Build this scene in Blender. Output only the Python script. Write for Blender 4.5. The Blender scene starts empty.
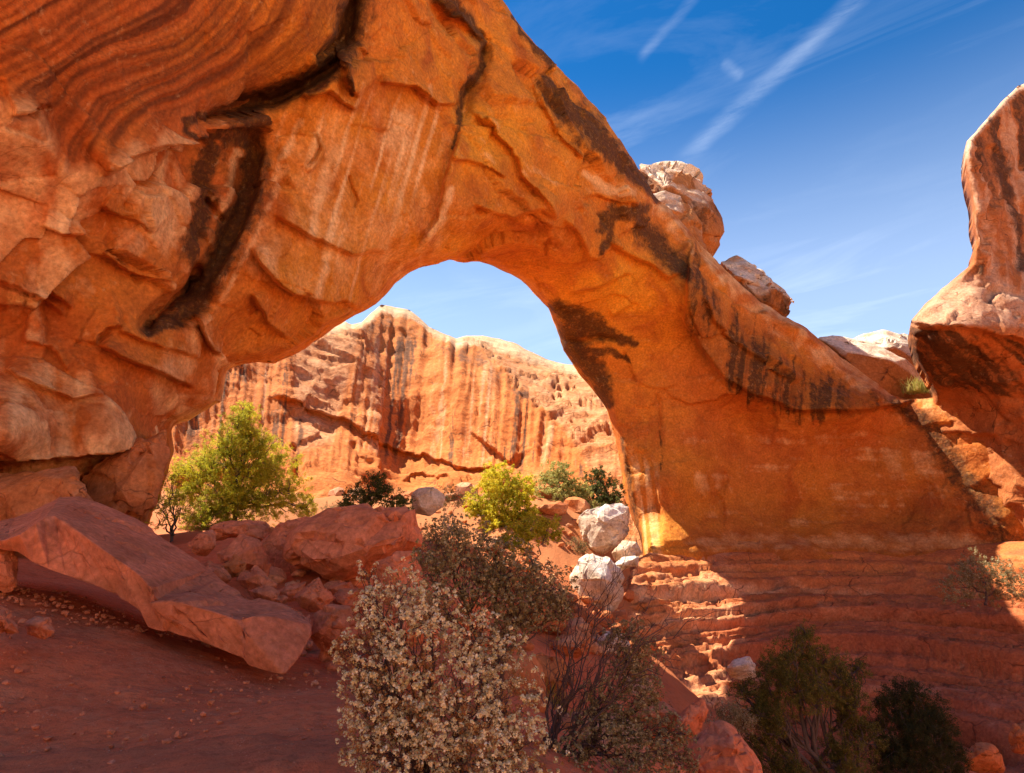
import bpy, bmesh, math, random
import numpy as np
from mathutils import Vector
R = math.radians
random.seed(7); rng = np.random.default_rng(7)
scene = bpy.context.scene
COL = scene.collection

# ---------------------------------------------------------------- camera
PITCH, FPX, CX, CY, EYE = R(13.0), 682.7, 512.0, 386.5, 1.6
cam_data = bpy.data.cameras.new('camera'); cam = bpy.data.objects.new('camera', cam_data); COL.objects.link(cam)
cam.location = (0, 0, EYE); cam.rotation_euler = (R(90) + PITCH, 0, 0)
cam_data.sensor_width = 36; cam_data.lens = 36 * FPX / 1024
cam_data.clip_start = 0.05; cam_data.clip_end = 6000
scene.camera = cam

# ---------------------------------------------------------------- sky, sun, exposure
SUN = np.array([-0.48, 0.24, 0.86]); SUN /= np.linalg.norm(SUN)
SUN_EL = math.asin(SUN[2]); SUN_ROT = math.atan2(SUN[0], SUN[1])
SKY_STRENGTH, SUN_STRENGTH, EXPOSURE = 0.062, 3.75, 1.82
w = bpy.data.worlds.new('World'); scene.world = w; w.use_nodes = True
def unproject_dir(px, py):
    cx, cy = px - CX, CY - py
    d = np.array([cx, FPX * math.cos(PITCH) - cy * math.sin(PITCH), FPX * math.sin(PITCH) + cy * math.cos(PITCH)])
    return d / np.linalg.norm(d)
class NT:
    def __init__(s, tree): s.t = tree; s.n = tree.nodes; s.l = tree.links
    def new(s, typ, **kw):
        n = s.n.new(typ)
        for k, v in kw.items(): setattr(n, k, v)
        return n
    def put(s, sock, v):
        if hasattr(v, 'is_output'): s.l.new(v, sock)
        elif isinstance(v, (tuple, list)) and sock.type == 'RGBA' and len(v) == 3: sock.default_value = (*v, 1)
        else: sock.default_value = v
    def math(s, op, a, b=0.0, c=None, clamp=False):
        n = s.new('ShaderNodeMath', operation=op, use_clamp=clamp); s.put(n.inputs[0], a); s.put(n.inputs[1], b)
        if c is not None: s.put(n.inputs[2], c)
        return n.outputs[0]
    def vmath(s, op, a, b=(0, 0, 0)):
        n = s.new('ShaderNodeVectorMath', operation=op); s.put(n.inputs[0], a); s.put(n.inputs[1], b)
        return n.outputs['Value'] if op in ('DOT_PRODUCT', 'LENGTH') else n.outputs[0]
    def mix(s, f, a, b, blend='MIX'):
        n = s.new('ShaderNodeMix', data_type='RGBA', blend_type=blend); s.put(n.inputs[0], f); s.put(n.inputs[6], a); s.put(n.inputs[7], b)
        return n.outputs[2]
    def range(s, v, a, b, c=0.0, d=1.0, smooth=False):
        n = s.new('ShaderNodeMapRange'); n.interpolation_type = 'SMOOTHSTEP' if smooth else 'LINEAR'
        s.put(n.inputs[0], v); s.put(n.inputs[1], a); s.put(n.inputs[2], b); s.put(n.inputs[3], c); s.put(n.inputs[4], d)
        return n.outputs[0]
    def noise(s, vec, scale, detail=4, rough=0.55, dist=0.0):
        n = s.new('ShaderNodeTexNoise'); s.put(n.inputs['Vector'], vec); n.inputs['Scale'].default_value = scale
        n.inputs['Detail'].default_value = detail; n.inputs['Roughness'].default_value = rough; n.inputs['Distortion'].default_value = dist
        return n.outputs[0]
    def scale3(s, vec, k):
        n = s.new('ShaderNodeVectorMath', operation='MULTIPLY'); s.put(n.inputs[0], vec); n.inputs[1].default_value = k
        return n.outputs[0]
    def attr(s, name): return s.new('ShaderNodeAttribute', attribute_name=name).outputs['Fac']
    def attr_col(s, name): return s.new('ShaderNodeAttribute', attribute_name=name).outputs['Color']

T = NT(w.node_tree); T.n.clear()
out = T.new('ShaderNodeOutputWorld'); bg = T.new('ShaderNodeBackground')
sky = T.new('ShaderNodeTexSky', sky_type='NISHITA', sun_disc=False)
sky.sun_elevation = SUN_EL; sky.sun_rotation = SUN_ROT; sky.altitude = 1600; sky.air_density = 1.0; sky.dust_density = 0.3; sky.ozone_density = 2.5
dirv = T.vmath('NORMALIZE', T.new('ShaderNodeTexCoord').outputs['Generated'])
hsv = T.new('ShaderNodeHueSaturation'); hsv.inputs['Saturation'].default_value = 1.38; hsv.inputs['Hue'].default_value = 0.501; hsv.inputs['Value'].default_value = 0.84
T.l.new(sky.outputs[0], hsv.inputs['Color'])
sep = T.new('ShaderNodeSeparateXYZ'); T.l.new(dirv, sep.inputs[0])
zc = T.math('MAXIMUM', sep.outputs[2], 0.05)
proj = T.new('ShaderNodeCombineXYZ'); T.l.new(T.math('DIVIDE', sep.outputs[0], zc), proj.inputs[0]); T.l.new(T.math('DIVIDE', sep.outputs[1], zc), proj.inputs[1])
# a contrail along a great circle, with a fainter second one, and feathery wisps
def trail(p, q, w0):
    a, b = unproject_dir(*p), unproject_dir(*q); n = np.cross(a, b); n /= np.linalg.norm(n)
    wob = T.math('MULTIPLY', T.math('SUBTRACT', T.noise(dirv, 9, 4), 0.5), 0.02)
    d = T.math('ABSOLUTE', T.math('ADD', T.vmath('DOT_PRODUCT', dirv, tuple(n)), wob))
    prof = T.range(d, 0.0, w0, 1, 0, True)
    mid = (a + b); mid /= np.linalg.norm(mid)
    half = float(np.dot(mid, a)); ext = T.range(T.vmath('DOT_PRODUCT', dirv, tuple(mid)), 1 - (1 - half) * 1.25, 1 - (1 - half) * 0.5, 0, 1, True)
    return T.math('MULTIPLY', prof, ext)
t1 = trail((905, -45), (680, 160), 0.017); t2 = trail((742, 78), (722, 62), 0.012); t3 = trail((700, -10), (640, 60), 0.010)
rot = T.new('ShaderNodeVectorRotate', rotation_type='Z_AXIS'); T.l.new(proj.outputs[0], rot.inputs['Vector']); rot.inputs['Angle'].default_value = R(38)
wv = T.scale3(rot.outputs[0], (0.7, 1.9, 1))
wisp = T.range(T.noise(wv, 0.9, 8, 0.62, 1.6), 0.48, 0.80, 0, 1)
patch = T.range(T.noise(proj.outputs[0], 0.9, 3), 0.42, 0.66, 0.15, 1)
cloud = T.math('MULTIPLY', wisp, patch)
fine = T.range(T.noise(T.scale3(rot.outputs[0], (2, 5, 1)), 2.0, 9, 0.72, 0.3), 0.34, 0.68, 0.1, 1.2)
trails = T.math('ADD', T.math('MULTIPLY', t1, 0.10), T.math('ADD', T.math('MULTIPLY', t2, 0.06), T.math('MULTIPLY', t3, 0.07)))
fac = T.math('ADD', T.math('ADD', T.math('MULTIPLY', cloud, 0.17), T.range(sep.outputs[2], 0.26, 0.62, 0.24, 0.0, True)), T.math('MULTIPLY', trails, fine), clamp=True)
skyc = T.mix(fac, hsv.outputs[0], (9.0, 9.6, 10.2))
T.l.new(skyc, bg.inputs[0]); bg.inputs[1].default_value = SKY_STRENGTH; T.l.new(bg.outputs[0], out.inputs[0])
sd = bpy.data.lights.new('sun', 'SUN'); sd.energy = SUN_STRENGTH; sd.angle = R(0.53); sd.color = (1.0, 0.90, 0.76)
so = bpy.data.objects.new('sun', sd); COL.objects.link(so); so.location = (-48, 24, 86)
so.rotation_euler = Vector(-SUN).to_track_quat('-Z', 'Y').to_euler()
vs = scene.view_settings; vs.view_transform = 'Standard'; vs.look = 'None'; vs.gamma = 1; vs.exposure = EXPOSURE; vs.use_curve_mapping = False
scene.render.engine = 'CYCLES'
cy = scene.cycles; cy.max_bounces = 7; cy.diffuse_bounces = 5; cy.glossy_bounces = 2; cy.transmission_bounces = 3; cy.use_denoising = True
cy.sample_clamp_indirect = 8; cy.caustics_reflective = False; cy.caustics_refractive = False

# ---------------------------------------------------------------- numpy helpers
def at(px, py, Y):
    px, py, Y = np.broadcast_arrays(np.asarray(px, float), np.asarray(py, float), np.asarray(Y, float))
    cx, cyy = px - CX, CY - py
    dy = FPX * math.cos(PITCH) - cyy * math.sin(PITCH); dz = FPX * math.sin(PITCH) + cyy * math.cos(PITCH)
    s = Y / dy
    return np.stack([cx * s, Y, EYE + dz * s], -1)
def _h(ix, iy, iz, seed):
    v = (ix.astype(np.int64) * 374761393 + iy.astype(np.int64) * 668265263 + iz.astype(np.int64) * 2147483647 + seed * 974634777) & 0xFFFFFFFF
    v = ((v ^ (v >> 13)) * 1274126177) & 0xFFFFFFFF
    v = ((v ^ (v >> 16)) * 2246822519) & 0xFFFFFFFF
    v = v ^ (v >> 15)
    return (v & 0xFFFFFF) / float(0xFFFFFF)
def vnoise(p, seed=0):
    p = np.asarray(p, float); i = np.floor(p).astype(np.int64); f = p - i; u = f * f * f * (f * (f * 6 - 15) + 10)
    r = 0
    for dx in (0, 1):
        wx = u[..., 0] if dx else 1 - u[..., 0]
        for dy in (0, 1):
            wy = u[..., 1] if dy else 1 - u[..., 1]
            for dz in (0, 1):
                wz = u[..., 2] if dz else 1 - u[..., 2]
                r = r + wx * wy * wz * _h(i[..., 0] + dx, i[..., 1] + dy, i[..., 2] + dz, seed)
    return r * 2 - 1
def fbm(p, octv=4, seed=0, gain=0.5, lac=2.03):
    p = np.asarray(p, float); a, r, t = 1.0, 0, 0
    for k in range(octv):
        r = r + a * vnoise(p, seed + 17 * k); t += a; a *= gain; p = p * lac + 3.7
    return r / t
def n2(u, v, seed=0, octv=3): return fbm(np.stack([u, v, np.full_like(np.asarray(u, float), 0.37)], -1), octv, seed)
def cells(p, seed=0, tilt=1.0):
    """broken plates: each voronoi cell gets its own offset and tilt; also the distance to the nearest cell border"""
    p = np.asarray(p, float); i = np.floor(p).astype(np.int64); n = p.shape[:-1]
    d1 = np.full(n, 9.0); d2 = np.full(n, 9.0); h1 = np.zeros(n)
    for dx in (-1, 0, 1):
        for dy in (-1, 0, 1):
            for dz in (-1, 0, 1):
                c = i + np.array([dx, dy, dz]); a, b, e = c[..., 0], c[..., 1], c[..., 2]
                j = np.stack([_h(a, b, e, seed), _h(a, b, e, seed + 1), _h(a, b, e, seed + 2)], -1)
                dv = p - (c + j); d = np.sqrt((dv ** 2).sum(-1))
                off = _h(a, b, e, seed + 3) - 0.5
                hh = off + tilt * (dv * (np.stack([_h(a, b, e, seed + 4), _h(a, b, e, seed + 5), _h(a, b, e, seed + 6)], -1) - 0.5)).sum(-1)
                m = d < d1
                d2 = np.where(m, d1, np.minimum(d2, d)); h1 = np.where(m, hh, h1); d1 = np.where(m, d, d1)
    return h1, d2 - d1
def sm(x, a, b):
    t = np.clip((x - a) / (b - a), 0, 1); return t * t * (3 - 2 * t)
class RBF:
    def __init__(s, pts, vals, c=25.0, lam=1e-3):
        s.p = np.asarray(pts, float); v = np.asarray(vals, float); s.c = c; n = len(s.p); s.sc = max(np.ptp(s.p, axis=0).max(), 1)
        K = s.k(s.p) + lam * np.eye(n); Pm = np.c_[np.ones(n), s.p / s.sc]; m = Pm.shape[1]
        A = np.block([[K, Pm], [Pm.T, np.zeros((m, m))]]); s.w = np.linalg.solve(A, np.r_[v, np.zeros(m)]); s.n = n
    def k(s, q): return np.sqrt(((q[:, None, :] - s.p[None]) ** 2).sum(-1) + s.c ** 2) / s.sc
    def __call__(s, q):
        sh = q.shape[:-1]; q = q.reshape(-1, q.shape[-1]); r = np.empty(len(q))
        for a in range(0, len(q), 40000):
            b = q[a:a + 40000]; r[a:a + 40000] = s.k(b) @ s.w[:s.n] + np.c_[np.ones(len(b)), b / s.sc] @ s.w[s.n:]
        return r.reshape(sh)
def seg_dist(u, v, pts):
    """distance to a polyline, the side (>0 = right of travel with y down), and the arc position 0..1"""
    pts = np.asarray(pts, float); best = np.full(u.shape, 1e18); side = np.zeros(u.shape); arc = np.zeros(u.shape); wid = np.zeros(u.shape)
    L = np.r_[0, np.cumsum(np.hypot(*(pts[1:, :2] - pts[:-1, :2]).T))]
    for k in range(len(pts) - 1):
        a, b = pts[k, :2], pts[k + 1, :2]; d = b - a; l2 = max((d ** 2).sum(), 1e-9)
        t = np.clip(((u - a[0]) * d[0] + (v - a[1]) * d[1]) / l2, 0, 1)
        ex, ey = u - a[0] - t * d[0], v - a[1] - t * d[1]; q = ex * ex + ey * ey; m = q < best
        best = np.where(m, q, best); side = np.where(m, d[0] * ey - d[1] * ex, side); arc = np.where(m, (L[k] + t * (L[k + 1] - L[k])) / max(L[-1], 1e-9), arc)
        if pts.shape[1] > 2: wid = np.where(m, pts[k, 2] + t * (pts[k + 1, 2] - pts[k, 2]), wid)
    return np.sqrt(best), np.sign(side), arc, wid
def inside(u, v, poly):
    poly = np.asarray(poly, float); r = np.zeros(u.shape, bool); j = len(poly) - 1
    for i in range(len(poly)):
        (xi, yi), (xj, yj) = poly[i], poly[j]
        if yi != yj: r ^= ((yi > v) != (yj > v)) & (u < (xj - xi) * (v - yi) / (yj - yi) + xi)
        j = i
    return r
def rough(poly, amp=2.0, step=3.0, seed=0, closed=True):
    poly = [tuple(p) for p in poly]; o = []
    for a, b in zip(poly, poly[1:] + (poly[:1] if closed else [])):
        n = max(1, int(math.hypot(b[0] - a[0], b[1] - a[1]) / step))
        for k in range(n): o.append((a[0] + (b[0] - a[0]) * k / n, a[1] + (b[1] - a[1]) * k / n))
    if not closed: o.append(poly[-1])
    o = np.array(o); u, v = o[:, 0], o[:, 1]
    o[:, 0] += amp * (n2(u / 14, v / 14, seed, 3)); o[:, 1] += amp * (n2(u / 14, v / 14, seed + 5, 3))
    return o

# ---------------------------------------------------------------- object helpers
def tag(o, label=None, cat=None, group=None, kind=None):
    if label: o['label'] = label
    if cat: o['category'] = cat
    if group: o['group'] = group
    if kind: o['kind'] = kind
    return o
def mesh_obj(name, verts, quads, mat, parent=None, loc=None, attrs=None, smooth=True, tris=None, cols=None):
    verts = np.asarray(verts, np.float32)
    if loc is None and parent is None: loc = np.array([verts[:, 0].mean(), verts[:, 1].mean(), verts[:, 2].min()])
    base = np.array(parent.location if parent is not None else loc, np.float32)
    me = bpy.data.meshes.new(name); quads = np.asarray(quads, np.int32).reshape(-1, 4) if quads is not None and len(quads) else np.zeros((0, 4), np.int32)
    tris = np.asarray(tris, np.int32).reshape(-1, 3) if tris is not None and len(tris) else np.zeros((0, 3), np.int32)
    nl = quads.size + tris.size; me.vertices.add(len(verts)); me.loops.add(nl); me.polygons.add(len(quads) + len(tris))
    me.vertices.foreach_set('co', (verts - base).ravel()); me.loops.foreach_set('vertex_index', np.r_[quads.ravel(), tris.ravel()])
    me.polygons.foreach_set('loop_start', np.r_[np.arange(len(quads)) * 4, quads.size + np.arange(len(tris)) * 3].astype(np.int32))
    me.update(calc_edges=True); me.validate()
    if smooth: me.polygons.foreach_set('use_smooth', np.ones(len(me.polygons), bool))
    for k, v in (attrs or {}).items():
        a = me.attributes.new(k, 'FLOAT', 'POINT'); a.data.foreach_set('value', np.asarray(v, np.float32))
    if cols is not None:
        a = me.attributes.new('tone', 'FLOAT_COLOR', 'POINT'); a.data.foreach_set('color', np.c_[cols, np.ones(len(cols))].astype(np.float32).ravel())
    me.materials.append(mat); o = bpy.data.objects.new(name, me); COL.objects.link(o)
    if parent is not None: o.parent = parent
    else: o.location = [float(x) for x in base]
    return o
def empty(name, loc):
    o = bpy.data.objects.new(name, None); COL.objects.link(o); o.location = [float(x) for x in loc]; o.empty_display_size = .2
    return o

# ---------------------------------------------------------------- materials
def rock_material(name, c1, c2, pale=(0.72, 0.56, 0.42), dark=(0.055, 0.024, 0.010), band=(0.16, 0.055, 0.018), grain=1.0, bump=0.5, var=0.4, zone=1.0, third=None, streaky=0.0, cracks=0.9, flake=0.6):
    m = bpy.data.materials.new(name); m.use_nodes = True; t = NT(m.node_tree); t.n.clear()
    o = t.new('ShaderNodeOutputMaterial'); b = t.new('ShaderNodeBsdfPrincipled'); t.l.new(b.outputs[0], o.inputs[0])
    b.inputs['Roughness'].default_value = 0.88; b.inputs['Specular IOR Level'].default_value = 0.18
    pos = t.new('ShaderNodeNewGeometry').outputs['Position']
    big = t.noise(pos, 0.16 * zone, 5, 0.6, 0.4); mid = t.noise(pos, 0.9 * zone, 6, 0.62); fin = t.noise(pos, 7.0 * grain, 5, 0.65)
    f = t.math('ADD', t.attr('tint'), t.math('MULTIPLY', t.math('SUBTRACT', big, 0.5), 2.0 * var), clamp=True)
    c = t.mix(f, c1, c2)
    if third: c = t.mix(t.range(t.noise(pos, 0.35 * zone, 5, 0.6, 0.8), 0.5, 0.68, 0, 0.75), c, third)
    bv = t.math('MULTIPLY', t.attr('band'), t.range(mid, 0.2, 0.6, 0.75, 1)); c = t.mix(t.math('MINIMUM', bv, 1.0), c, band)
    pn = t.range(t.math('ADD', t.attr('pale'), t.math('MULTIPLY', t.math('SUBTRACT', mid, 0.5), 0.7)), 0.2, 0.95, 0, 1)
    c = t.mix(pn, c, pale)
    if streaky:
        sv = t.noise(t.scale3(pos, (1.3, 1.3, 0.05)), 1.0, 5, 0.65)
        c = t.mix(t.range(sv, 0.52, 0.66, 0, streaky), c, tuple(x * 0.25 for x in c1)); c = t.mix(t.range(sv, 0.44, 0.32, 0, streaky * 0.7), c, pale)
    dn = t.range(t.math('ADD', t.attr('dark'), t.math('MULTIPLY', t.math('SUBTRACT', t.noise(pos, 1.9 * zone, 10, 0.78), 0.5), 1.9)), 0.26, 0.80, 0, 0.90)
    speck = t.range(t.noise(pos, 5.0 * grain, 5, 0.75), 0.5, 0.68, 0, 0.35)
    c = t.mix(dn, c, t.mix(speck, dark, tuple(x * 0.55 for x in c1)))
    c = t.mix(1.0, c, t.mix(t.range(fin, 0.3, 0.7), (0.70, 0.66, 0.62), (1.24, 1.27, 1.30)), 'MULTIPLY')
    wp = t.new('ShaderNodeVectorMath', operation='ADD'); t.l.new(pos, wp.inputs[0]); nz = t.new('ShaderNodeTexNoise'); t.l.new(pos, nz.inputs['Vector']); nz.inputs['Scale'].default_value = 0.8 * zone; nz.inputs['Detail'].default_value = 2
    t.l.new(t.scale3(nz.outputs['Color'], (1.3 / zone, 1.3 / zone, 1.3 / zone)), wp.inputs[1])
    vo = t.new('ShaderNodeTexVoronoi', feature='DISTANCE_TO_EDGE'); t.l.new(t.scale3(wp.outputs[0], (1, 1, 1.7)), vo.inputs['Vector']); vo.inputs['Scale'].default_value = 0.42 * zone
    crk = t.math('MULTIPLY', t.range(vo.outputs['Distance'], 0.0, 0.022, 1, 0, True), t.range(t.noise(pos, 0.5 * zone, 4), 0.46, 0.6, 0, cracks)); c = t.mix(crk, c, tuple(x * 0.3 for x in c2))
    c = t.mix(t.range(t.noise(pos, 3.2 * grain, 8, 0.75), 0.56, 0.74, 0, 0.55), c, tuple(x * 0.5 for x in c2)); c = t.mix(t.range(t.noise(pos, 2.3 * grain, 8, 0.75, 0.5), 0.42, 0.26, 0, 0.45), c, pale)
    c = t.mix(1.0, c, t.mix(t.range(mid, 0.3, 0.7), (0.84, 0.80, 0.76), (1.12, 1.14, 1.16)), 'MULTIPLY')
    t.l.new(c, b.inputs['Base Color'])
    fv = t.new('ShaderNodeTexVoronoi', feature='F1'); t.l.new(t.scale3(wp.outputs[0], (1, 1, 1.5)), fv.inputs['Vector']); fv.inputs['Scale'].default_value = 0.95 * zone
    fs = t.new('ShaderNodeSeparateColor'); t.l.new(fv.outputs['Color'], fs.inputs[0])
    flk = t.math('MULTIPLY', t.math('MULTIPLY', fs.outputs[0], t.range(t.noise(pos, 0.45 * zone, 4), 0.46, 0.56, 0, 1)), 0.16 * flake / zone)
    c = t.mix(t.math('MULTIPLY', t.math('MULTIPLY', fs.outputs[1], t.range(t.noise(pos, 0.45 * zone, 4), 0.46, 0.56, 0, 1)), 0.35 * flake), c, tuple(min(1, x * 1.35) for x in c1))
    h = t.math('ADD', flk, t.math('MULTIPLY', fin, 0.10 / grain))
    h = t.math('ADD', h, t.math('SUBTRACT', t.math('MULTIPLY', t.noise(pos, 2.6 * grain, 9, 0.74, 0.3), 0.22 / grain), t.math('MULTIPLY', crk, 0.05)))
    bp = t.new('ShaderNodeBump'); bp.inputs['Strength'].default_value = bump; bp.inputs['Distance'].default_value = 1.0; t.l.new(h, bp.inputs['Height']); t.l.new(bp.outputs[0], b.inputs['Normal'])
    return m

# ---------------------------------------------------------------- rock masses
def edge_lines(lines):  # (points, kind, height, reach)
    return lines
def relief(outline, ctrl, step=2.0, hole=None, jag=2.0, seed=0, rnd=(10, 2.0), lines=(), thick=8.0, world=None, masks=None, sub=None, region=None, back=(0, 1, 0.1)):
    """A solid rock mass: its visible face has its own depth everywhere, the far side is pushed away from it by its thickness."""
    outl = rough(outline, jag, 3.0, seed); polys = [outl] + ([rough(hole, jag, 3.0, seed + 9)] if hole is not None else [])
    x0, y0 = outl.min(0) - step; x1, y1 = outl.max(0) + step
    def axis(a, b, lo, hi):
        core = np.arange(max(a, lo), min(b, hi) + step, step)
        pre = core[0] - np.cumsum(step * 1.12 ** np.arange(1, 80)); pre = pre[pre > a - 40][::-1] if a < core[0] else np.zeros(0)
        post = core[-1] + np.cumsum(step * 1.12 ** np.arange(1, 80)); post = post[post < b + 40] if b > core[-1] else np.zeros(0)
        return np.r_[pre, core, post]
    xs, ys = axis(x0, x1, -24, 1048), axis(y0, y1, -24, 797)
    U, V = np.meshgrid(xs, ys); ins = inside(U, V, polys[0])
    if hole is not None: ins &= ~inside(U, V, polys[1])
    pad = np.pad(ins, 1); nb = np.zeros_like(ins)
    for dy in (0, 1, 2):
        for dx in (0, 1, 2): nb |= pad[dy:dy + ins.shape[0], dx:dx + ins.shape[1]]
    fr = nb & ~ins; keep = nb
    fu, fv = U[fr], V[fr]; allseg = [(p, np.roll(p, -1, 0)) for p in polys]
    A = np.concatenate([a for a, _ in allseg]); B = np.concatenate([b for _, b in allseg]); D = B - A; L2 = np.maximum((D ** 2).sum(1), 1e-9)
    nu, nv = np.empty_like(fu), np.empty_like(fv)
    for s in range(0, len(fu), 2000):
        uu, vv = fu[s:s + 2000, None], fv[s:s + 2000, None]; t = np.clip(((uu - A[:, 0]) * D[:, 0] + (vv - A[:, 1]) * D[:, 1]) / L2, 0, 1)
        qx, qy = A[:, 0] + t * D[:, 0], A[:, 1] + t * D[:, 1]; k = ((qx - uu) ** 2 + (qy - vv) ** 2).argmin(1); ar = np.arange(len(k))
        nu[s:s + 2000], nv[s:s + 2000] = qx[ar, k], qy[ar, k]
    U = U.copy(); V = V.copy(); U[fr], V[fr] = nu, nv
    # distance to the border
    dist = np.full(U.shape, 1e9); idx = np.argwhere(keep); ku, kv = U[keep], V[keep]; dd = np.full(len(ku), 1e9)
    for p in polys:
        q = p[::2]
        for a, b in zip(q, np.roll(q, -1, 0)):
            d = b - a; t = np.clip(((ku - a[0]) * d[0] + (kv - a[1]) * d[1]) / max((d ** 2).sum(), 1e-9), 0, 1)
            dd = np.minimum(dd, (ku - a[0] - t * d[0]) ** 2 + (kv - a[1] - t * d[1]) ** 2)
    dist[keep] = np.sqrt(dd)
    rb = RBF([c[:2] for c in ctrl], [math.log(c[2]) for c in ctrl], 22.0, 2e-4)
    Y = np.exp(rb(np.stack([U, V], -1)))
    P0 = at(U, V, Y); Y = Y + rnd[1] * np.clip(1 - dist / rnd[0], 0, 1) ** 2.2
    wu = U + 3.5 * n2(U / 22, V / 22, seed + 31, 3); wv = V + 3.5 * n2(U / 22, V / 22, seed + 37, 3)
    for pts, kind, hgt, reach in lines:
        pa = np.asarray(pts, float); m = (U > pa[:, 0].min() - 4 * reach - 12) & (U < pa[:, 0].max() + 4 * reach + 12) & (V > pa[:, 1].min() - 4 * reach - 12) & (V < pa[:, 1].max() + 4 * reach + 12) & keep
        if not m.any(): continue
        d, sd_, arc, _ = seg_dist(wu[m], wv[m], pts); fade = sm(arc, 0, 0.12) * sm(1 - arc, 0, 0.12) if kind != 'full' else 1.0
        s = sd_ * d
        if kind in ('step', 'full'):      # rock left of the line (seen along it) stands proud, cut off sharply at the line
            prof = np.where(s < 0, np.exp(s / reach), 0) * 1.0 - np.where(s >= 0, np.exp(-s / (reach * 0.6)), 0) * 0.25
            kk = 1.6; prof = np.where(np.abs(s) < kk, np.interp(s, [-kk, kk], [math.exp(-kk / reach), -0.25 * math.exp(-kk / (reach * .6))]), prof)
            Y[m] -= hgt * prof * fade
        elif kind == 'groove': Y[m] += hgt * np.exp(-(d / reach) ** 2) * fade
        elif kind == 'ridge': Y[m] -= hgt * np.exp(-(d / reach)) * fade
    P = at(U, V, Y)
    def normals(Q):
        gu = np.gradient(Q, axis=1); gv = np.gradient(Q, axis=0); n = np.cross(gv, gu); n /= np.maximum(np.linalg.norm(n, axis=-1, keepdims=True), 1e-9)
        flip = (n * (Q - np.array([0, 0, EYE]))).sum(-1) > 0; n[flip] *= -1; return n
    if world is not None:
        ek = 0.12 + 0.88 * sm(dist, 0, 9)
        disp = world(P, U, V, dist) * ek; N = normals(P0)
        # push along a smoothed normal, limited where the face turns edge-on
        P = P + N * disp[..., None]
    att = masks(P, U, V, dist) if masks else {}
    idg = np.full(U.shape, -1, np.int64); idg[keep] = np.arange(keep.sum()); n = int(keep.sum())
    ok = keep[:-1, :-1] & keep[1:, :-1] & keep[:-1, 1:] & keep[1:, 1:]
    q = np.stack([idg[:-1, :-1][ok], idg[1:, :-1][ok], idg[1:, 1:][ok], idg[:-1, 1:][ok]], 1)
    used = np.unique(q); rm = np.full(n, -1, np.int64); rm[used] = np.arange(len(used)); q = rm[q]; nF = len(used)
    Pf = P[keep][used]; th = (thick(U, V) if callable(thick) else np.full(U.shape, float(thick)))[keep][used]; dk = dist[keep][used]
    bd = np.asarray(back, float); bd = bd / np.linalg.norm(bd)
    ray = Pf - np.array([0, 0, EYE]); ray /= np.linalg.norm(ray, axis=1, keepdims=True)
    dirm = 0.5 * bd + 0.5 * ray; dirm /= np.linalg.norm(dirm, axis=1, keepdims=True)
    grow = 0.35 + 0.65 * sm(dk, 0, 60)
    Pb = Pf + (ray * 0.6 + dirm * (th * grow)[:, None])
    e = np.concatenate([q[:, [0, 1]], q[:, [1, 2]], q[:, [2, 3]], q[:, [3, 0]]]); key = e[:, 0].astype(np.int64) * nF + e[:, 1]; rev = e[:, 1].astype(np.int64) * nF + e[:, 0]
    bd_e = e[~np.isin(key, rev)]
    verts = np.r_[Pf, Pb]; uf, vf = U[keep][used], V[keep][used]
    faces = np.r_[q, q[:, ::-1] + nF, np.c_[bd_e[:, 1], bd_e[:, 0], bd_e[:, 0] + nF, bd_e[:, 1] + nF]]
    at2 = {k: np.r_[a[keep][used], a[keep][used]] for k, a in att.items()}
    return verts, faces, at2, np.r_[uf, uf], np.r_[vf, vf]
def stain(U, V, pts, soft=0.5, seed=0, jag=4.0):
    """mask of a stain along a polyline of (x, y, half width)"""
    wu = U + jag * n2(U / 12, V / 12, seed, 4); wv = V + jag * n2(U / 12, V / 12, seed + 3, 4)
    d, s, a, w_ = seg_dist(wu, wv, pts); wf = 1 + 0.45 * n2(U / 9, V / 9, seed + 7, 3); return 0.92 * (1 - sm(d / np.maximum(w_ * wf, 0.1), soft * 0.3, 1.55))

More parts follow.
